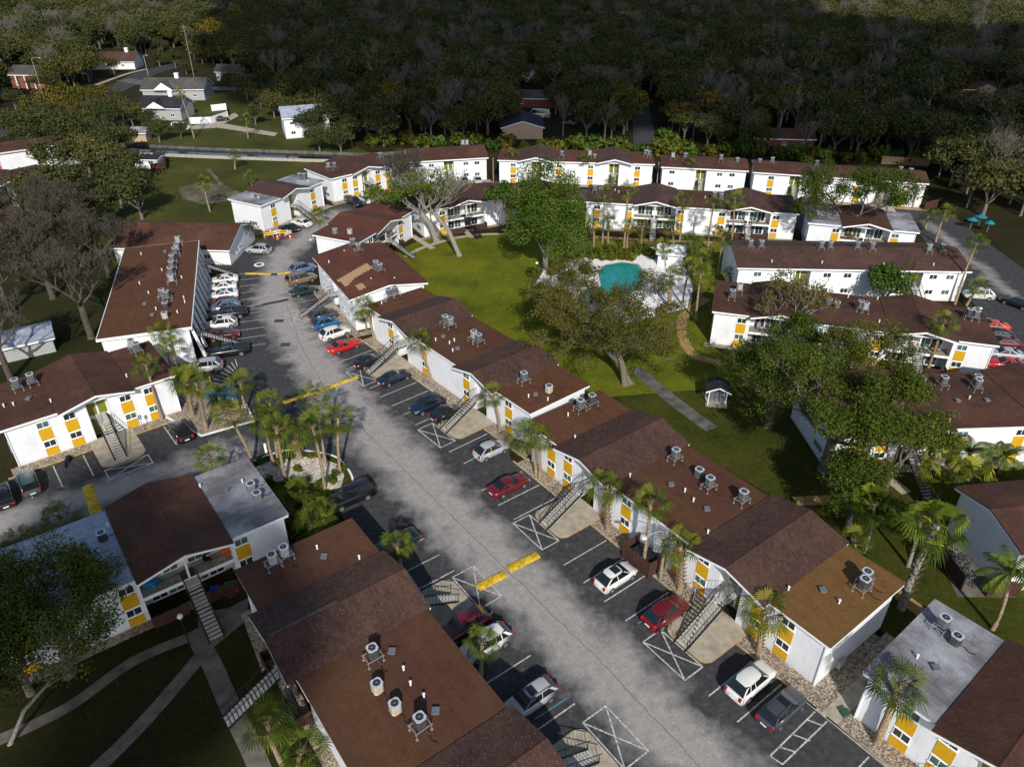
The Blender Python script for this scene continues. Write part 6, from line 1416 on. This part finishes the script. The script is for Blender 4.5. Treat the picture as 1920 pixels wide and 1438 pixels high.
# poles and lamps
def pole(base, top, label, mat='wood_pole', r=0.13, arms=0, name='utility_pole', cat='utility pole', lamp=None):
    B = G(*base); h, tp_ = height_at(B, *top); e = empty(name, (B[0], B[1], 0), 0, label, cat)
    MB().cyl(0, 0, 0, h, r, 10, 0, r*0.75).build('pole', mat, e)
    for i in range(arms): MB().box(-1.2, -0.06, h-0.7-0.8*i, 1.2, 0.06, h-0.58-0.8*i).build('cross_arm', mat, e)
    if lamp is not None:
        dx, dy = lamp; m = MB(); m.tube([(0, 0, h-0.2), (dx*0.4, dy*0.4, h+0.25), (dx, dy, h+0.1)], [0.05, 0.045, 0.04], 6); a = m.build('arm', 'galv', e)
        MB().sphere((dx, dy, h+0.02), 0.26, 10, 6, 0, 0.5).build('lamp_head', 'globe', a)
    return e
pole((84, 190), (56, 110), 'leaning wooden utility pole with a lamp arm at the upper left', lamp=(2.5, 0.5)); pole((178, 133), (165, 85), 'wooden utility pole before the red-brown roof', arms=1)
pole((366, 155), (337, 48), 'tall wooden utility pole between the grey houses and the wood', arms=1); pole((278, 142), (269, 105), 'street pole beside the upper left road', 'galv', lamp=(1.2, 0))
pole((925, 343), (925, 296), 'wooden pole in the gap of the back row, left'); pole((1231, 350), (1235, 303), 'wooden pole in the gap beside the vertical-sided building')
pole((604, 473), (594, 452), 'white street lamp against the small building at the bend', 'white_trim', 0.08, name='street_lamp', cat='street lamp', lamp=(-1.9, 0.3))
pole((1237, 1088.5), (1251.8, 993.5), 'wooden lamp pole with white lamp beside the dumpster screen', 'wood_pole', 0.14, name='street_lamp', cat='street lamp', lamp=(-2.2, -1.0))
pole((1805, 620), (1828, 582), 'curved white street lamp by the right parking', 'white_trim', 0.08, name='street_lamp', cat='street lamp', lamp=(1.6, 0.2))
def globe_lamp(base, top, label):
    B = G(*base); h, _ = height_at(B, *top); e = empty('globe_lamp', (B[0], B[1], 0), 0, label, 'lamp post', 'black lamp posts with white globes')
    MB().cyl(0, 0, 0, h-0.15, 0.055, 8).build('post', 'black_iron', e); MB().sphere((0, 0, h), 0.24, 14, 8).build('globe', 'globe', e, smooth=True)
globe_lamp((1006, 521), (1006, 493), 'black lamp post with white globe at the right of the lawn'); globe_lamp((356, 1210), (337, 1155), 'black lamp post with white globe beside the lower left stair')
# disabled-parking signs
def sign(pos, rz, label):
    e = empty('parking_sign', (pos[0], pos[1], 0.07), rz, label, 'sign', 'blue disabled-parking signs'); MB().cyl(0, 0, 0, 2.1, 0.03, 8).build('post', 'galv', e)
    p = MB().box(-0.17, -0.03, 1.55, 0.17, -0.005, 2.1).build('plate', 'line_blue' if False else 'sign_blue', e)
    m = MB(); m.sphere((0.0, -0.036, 2.0), 0.035, 8, 5); m.box(-0.02, -0.038, 1.8, 0.02, -0.031, 1.96); m.box(-0.02, -0.038, 1.79, 0.09, -0.031, 1.83); m.box(0.06, -0.038, 1.68, 0.1, -0.031, 1.79)
    for i in range(10): a = -0.3-i*0.45; m.box(-0.01+0.09*math.cos(a)-0.013, -0.038, 1.75+0.09*math.sin(a)-0.013, -0.01+0.09*math.cos(a)+0.013, -0.031, 1.75+0.09*math.sin(a)+0.013)
    m.build('wheelchair_symbol', 'white_trim', p)
plain('sign_blue', (0.01, 0.09, 0.42), 0.5)
sign(local('L1', 13.3, -0.9), R(39), 'blue disabled-parking sign outside the left building'); sign(R4x(25.2, -1.0), R(-52.9), 'blue disabled-parking sign beside the maroon SUV')
# mailbox kiosk
def kiosk():
    p = G(1342, 752); e = empty('mailbox_kiosk', (p[0], p[1], 0), R(-10), 'small open kiosk with dark gable roof and white trim on the shaded lawn', 'kiosk'); e.scale = (0.82,)*3
    MB().box(-1.6, -1.8, 0.02, 1.6, 1.8, 0.12).build('slab', 'concrete', e)
    for x in (-1.3, 1.3):
        for y in (-1.3, 1.3): MB().box(x-0.07, y-0.07, 0.12, x+0.07, y+0.07, 2.5).build('post', 'white_trim', e)
    m = MB(); m.yprism([(-1.9, 2.5), (0, 3.4), (0, 3.5), (-1.9, 2.6)], -1.8, 1.8); m.yprism([(0, 3.4), (1.9, 2.5), (1.9, 2.6), (0, 3.5)], -1.8, 1.8); rf = m.build('roof', 'slate_dark', e)
    m = MB(); m.yprism([(-1.95, 2.42), (0, 3.32), (0, 3.52), (-1.95, 2.62)], -1.9, -1.803); m.yprism([(0, 3.32), (1.95, 2.42), (1.95, 2.62), (0, 3.52)], -1.9, -1.803); build_each(m, 'rake_board', 'white_trim', rf)
    for x in (-0.7, 0.0, 0.7): MB().box(x-0.3, -0.4, 0.12, x+0.3, 0.3, 1.7).build('mailbox_unit', 'ac_metal', e)
kiosk()
# pool house
p = G(1222, 500); b = long_building('ph', 'small white pool house with white roof at the right end of the pool', G(1228, 500), -14, 5.0, 4.2, (1.5,), (), 0.9, 'deck_white', 2.6, 'pool_house', 'pool house', None, 'white_siding', storeys=1)
def person(pos, rz, label, shirt, legs):
    e = empty('person', pos, rz, label, 'person')
    def body(name, joints, edges, mat, sub=2, root=0):
        me = bpy.data.meshes.new(name); me.from_pydata([j[0] for j in joints], edges, []); o = bpy.data.objects.new(name, me); C.objects.link(o); o.parent = e
        md = o.modifiers.new('skin', 'SKIN'); o.modifiers.new('sub', 'SUBSURF').render_levels = sub; me.materials.append(MATS[mat])
        for i, j in enumerate(joints): v = me.skin_vertices[0].data[i]; v.radius = (j[1], j[1]*0.8); v.use_root = (i == root)
    J = [((0, 0, 0.95), .14), ((0, 0, 1.2), .13), ((0, 0, 1.42), .15), ((0, 0, 1.52), .06), ((0, 0.01, 1.62), .09), ((0, 0.0, 1.73), .09),
         ((.19, 0, 1.42), .06), ((.25, .03, 1.15), .045), ((.2, .22, 1.0), .035), ((.18, .30, 0.99), .035), ((-.19, 0, 1.42), .06), ((-.26, 0, 1.14), .045), ((-.26, .06, .9), .035), ((-.26, .08, .80), .035),
         ((.1, 0, .9), .09), ((.11, .02, .5), .06), ((.12, 0, .09), .045), ((.13, .14, .04), .04), ((-.1, 0, .9), .09), ((-.11, .08, .5), .06), ((-.12, .03, .09), .045), ((-.13, .17, .04), .04)]
    E_ = [(0, 1), (1, 2), (2, 3), (3, 4), (4, 5), (2, 6), (6, 7), (7, 8), (8, 9), (2, 10), (10, 11), (11, 12), (12, 13), (0, 14), (14, 15), (15, 16), (16, 17), (0, 18), (18, 19), (19, 20), (20, 21)]
    body('body', J, E_, 'skin')
    S_ = [((0, 0, 0.97), .165), ((0, 0, 1.2), .155), ((0, 0, 1.41), .17), ((.2, 0, 1.41), .08), ((.24, .02, 1.22), .065), ((-.2, 0, 1.41), .08), ((-.25, 0, 1.2), .065)]
    body('shirt', S_, [(0, 1), (1, 2), (2, 3), (3, 4), (2, 5), (5, 6)], shirt)
    T_ = [((0, 0, 0.96), .16), ((.1, 0, .88), .11), ((.11, .02, .5), .08), ((.12, 0, .14), .065), ((-.1, 0, .88), .11), ((-.11, .08, .5), .08), ((-.12, .03, .14), .065)]
    body('trousers', T_, [(0, 1), (1, 2), (2, 3), (0, 4), (4, 5), (5, 6)], legs)
    MB().sphere((0, -0.015, 1.745), 0.105, 12, 8, 0, 1.0).build('hair', 'black_iron', e, smooth=True)
q = local('E1', 26.2, 0.5); person((q[0], q[1], 2.72), R(160), 'person in a red shirt and blue trousers standing at the top of the balcony stair', 'red', 'sign_blue')
q = G(493, 470); person((q[0], q[1], 0.04), R(80), 'person in dark clothes standing behind the silver SUV by the clubhouse', 'black_iron', 'black_iron')
# cones and barricades in the taped-off bays
for i, px in enumerate(((497, 445), (508, 438), (521, 449), (545, 449), (526, 441))):
    p = G(*px); e = empty('traffic_cone', (p[0], p[1], 0.035), 0, '%s orange and white cone in the taped-off bays' % ORD[i], 'traffic cone', 'cones in the taped-off parking bays')
    MB().box(-0.3, -0.3, 0, 0.3, 0.3, 0.06).build('base', 'orange', e); MB().cyl(0, 0, 0.06, 1.05, 0.24, 12, 0, 0.06).build('cone_body', 'orange', e); MB().cyl(0, 0, 0.45, 0.7, 0.175, 12, 0, 0.125).build('white_band', 'white_trim', e)
for i, (px, a) in enumerate((((505, 447), 20), ((519, 444), 40), ((533, 443), 15), ((541, 445), 60))):
    p = G(*px); e = empty('barricade', (p[0], p[1], 0.035), R(a), '%s A-frame barricade in the taped-off bays' % ORD[i], 'barricade', 'barricades in the taped-off parking bays')
    for z in (0.55, 0.95): MB().box(-0.9, -0.04, z, 0.9, 0.04, z+0.22).build('board', 'white_trim' if i % 2 else 'yellow_paint', e)
    for x in (-0.8, 0.8):
        for y in (-0.4, 0.4): MB().bar((x, y, 0), (x, 0, 1.2), 0.04).build('leg', 'yellow_paint' if i % 2 == 0 else 'orange', e)
# bicycles
def me_bike():
    def f():
        out = {}
        m = MB(); m.tube([(0.33*math.cos(a), 0, 0.33+0.33*math.sin(a)) for a in [i*math.pi/8 for i in range(17)]], [0.025]*17, 4); out['w'] = m.mesh('wheel', 'tyre')
        m = MB(); J = dict(h=(0.42, 0, 0.85), b=(0.02, 0, 0.3), s=(-0.15, 0, 0.8), r=(-0.52, 0, 0.33), f=(0.52, 0, 0.33))
        for a, b in (('h', 'b'), ('h', 's'), ('b', 's'), ('b', 'r'), ('s', 'r'), ('h', 'f')): m.bar(J[a], J[b], 0.022)
        m.bar((0.40, 0, 0.95), (0.42, 0, 0.85), 0.02); m.bar((0.4, -0.28, 0.98), (0.4, 0.28, 0.98), 0.018); out['f'] = m.mesh('frame', 'teal')
        out['s'] = MB().box(-0.28, -0.07, 0.86, -0.04, 0.07, 0.92).mesh('saddle', 'black_iron'); return out
    return cached('bike', f)
def bike(p, rz, col, label):
    M = me_bike(); e = empty('bicycle', (p[0], p[1], 0.06), rz, label, 'bicycle', 'bicycles kept in the complex'); put('wheel', M['w'], e, (-0.52, 0, 0)); put('wheel', M['w'], e, (0.52, 0, 0))
    o = put('frame', M['f'], e); o.material_slots[0].link = 'OBJECT'; o.material_slots[0].material = MATS[col]; put('saddle', M['s'], e)
for i, (px, c) in enumerate((((1772, 1045), 'black_iron'), ((1782, 1058), 'black_iron'), ((1790, 1068), 'teal'), ((1797, 1080), 'black_iron'), ((1803, 1090), 'teal'), ((1812, 1096), 'galv'), ((1786, 1042), 'galv'), ((1800, 1054), 'black_iron'), ((1850, 1108), 'teal'), ((1866, 1108), 'galv'), ((1806, 1070), 'black_iron'), ((1815, 1082), 'sign_blue'), ((1793, 1050), 'sign_blue'), ((1822, 1094), 'black_iron'))):
    bike(G(*px), i*1.3, c, '%s bicycle in the yard by the shaded blue-grey wall' % ORD[i])
bike(G(441, 1122), 0.6, 'red', 'red bicycle leaning by the brown patio fence at the lower left')
# teal tarpaulins and junk by the right parking edge
for i, (px, s_) in enumerate((((1818, 430), 0.95), ((1834, 424), 1.05), ((1850, 436), 0.85))):
    p = G(*px); e = empty('parasol', (p[0], p[1], 0), i, '%s turquoise parasol under the trees at the right' % ORD[i], 'parasol', 'turquoise parasols at the right'); MB().cyl(0, 0, 0, 2.2, 0.04, 6).build('pole', 'galv', e); MB().cyl(0, 0, 1.9, 2.5, 1.4*s_*0.8, 8, 0, 0.05).build('canopy', 'teal', e)
# balcony furniture
def chair(p, z, rz, mat, label):
    e = empty('patio_chair', (p[0], p[1], z), rz, label, 'chair', 'patio chairs on the balconies'); MB().box(-0.26, -0.26, 0.4, 0.26, 0.26, 0.46).build('seat', mat, e); MB().box(-0.26, 0.2, 0.5, 0.26, 0.26, 1.0).build('backrest', mat, e)
    for x in (-0.22, 0.22):
        for y in (-0.22, 0.22): MB().box(x-0.02, y-0.02, 0, x+0.02, y+0.02, 0.4).build('leg', 'black_iron', e)
for i, (k, x, y, mat, lab) in enumerate((('E1', 6.6, 1.3, 'galv', 'grey chair on the left balcony of the furnished building'), ('E1', 24.3, 1.2, 'galv', 'pale chair left of the person on the balcony'), ('E1', 29.6, 1.2, 'red', 'red chair on the right balcony end'), ('L2', 28.9, 1.3, 'black_iron', 'black round chair on the cluttered balcony'),
    ('L2', 24.7, 1.2, 'blue_tarp', 'blue chair behind the railing at the lower left'), ('B2a', 33.2, 1.2, 'black_iron', 'dark chair on the second balcony behind the pool'), ('B2a', 15.9, 1.2, 'galv', 'grey chair on the first balcony behind the pool'), ('B2b', 8.0, 1.2, 'orange', 'orange chair on the balcony under the spreading oak'))):
    chair(local(k, x, y), 2.67, BLD[k][1]+0.3*i, mat, lab)
def tote(p, z, mat, label, s=(0.5, 0.35, 0.5)):
    e = empty('storage_tote', (p[0], p[1], z), 0.3, label, 'storage box', 'storage boxes on the patios'); m = MB(); m.prism([(-s[0], -s[1]), (s[0], -s[1]), (s[0], s[1]), (-s[0], s[1])], 0, s[2]); m.build('box_body', mat, e); MB().box(-s[0]-0.03, -s[1]-0.03, s[2], s[0]+0.03, s[1]+0.03, s[2]+0.06).build('lid', mat, e)
tote(local('L2', 24.0, 1.6), 2.67, 'blue_tarp', 'blue plastic tote on the cluttered balcony'); tote(local('L2', 29.9, -0.3), 0.1, 'teal', 'turquoise box on the ground patio at lower left'); tote(local('L2', 30.6, 1.5), 2.67, 'orange', 'orange box at the right end of the cluttered balcony', (0.35, 0.3, 0.6))
tote(local('L2', 28.6, -0.2), 0.1, 'sign_blue', 'blue box on the ground patio at lower left', (0.4, 0.3, 0.7)); tote(G(1583, 1340), 0.08, 'green_box', 'green utility box in the stones beside the corner building', (0.3, 0.25, 0.3)); tote(G(590, 985), 0.14, 'green_box', 'dark green transformer box at the near end of the kerb island', (0.8, 0.7, 1.0))
tote(local('E1', 27.2, -0.6) if False else local('E1', 6.0, -0.3), 0.1, 'yellow_paint', 'yellow box on the ground patio of the furnished building', (0.4, 0.3, 0.6))
tag(MB().cyl(0, 0, 0, 1.3, 0.16, 10).build('marker_post', 'white_trim', None, (*G(500, 850), 0.05)), 'white marker post at the left end of the kerb island', 'post')

# ------------------------------------------------------------------ unseen clouds, placed and shaped to shade the wood and lower left corner
def shade_cloud(foot, hgt, label, step=26, r=(17, 27), seed=1):
    rnd = random.Random(seed); P = [G(*p) for p in foot]; off = np.array(SUN_DIR)*hgt/math.tan(SUN_EL)
    xs = [p[0] for p in P]; ys = [p[1] for p in P]; m = MB(); y = min(ys)
    while y < max(ys):
        x = min(xs)
        while x < max(xs):
            a, b_ = x+rnd.uniform(-5, 5), y+rnd.uniform(-5, 5)
            if inpoly(a, b_, P):
                rr_ = rnd.uniform(*r); m.sphere((a+off[0], b_+off[1], hgt+rnd.uniform(-8, 14)), rr_, 12, 8, 0, 0.6)
            x += step
        y += step
    tag(m.build('shade_cloud', 'cloud_white', None, smooth=True), label, 'shade_cloud', 'unseen clouds shaped for the shade they cast', 'stuff' if False else None)
plain('cloud_white', (0.85, 0.86, 0.88), 1.0, var=0.02)
shade_cloud([(400, -20), (480, 130), (560, 215), (700, 250), (960, 262), (1250, 262), (1500, 285), (1760, 330), (1990, 330), (1990, 110), (1780, 95), (1600, 78), (1430, 40), (1320, -20), (1000, -25), (700, -25)], 420, 'broad unseen cloudbank shaped to shade the wood')
shade_cloud([(-200, 1230), (40, 1150), (200, 1120), (300, 1170), (390, 1260), (470, 1380), (560, 1480), (560, 1700), (-200, 1700)], 260, 'small unseen cloudlet added to shade the lower left lawn', 7, (5, 8), 2)
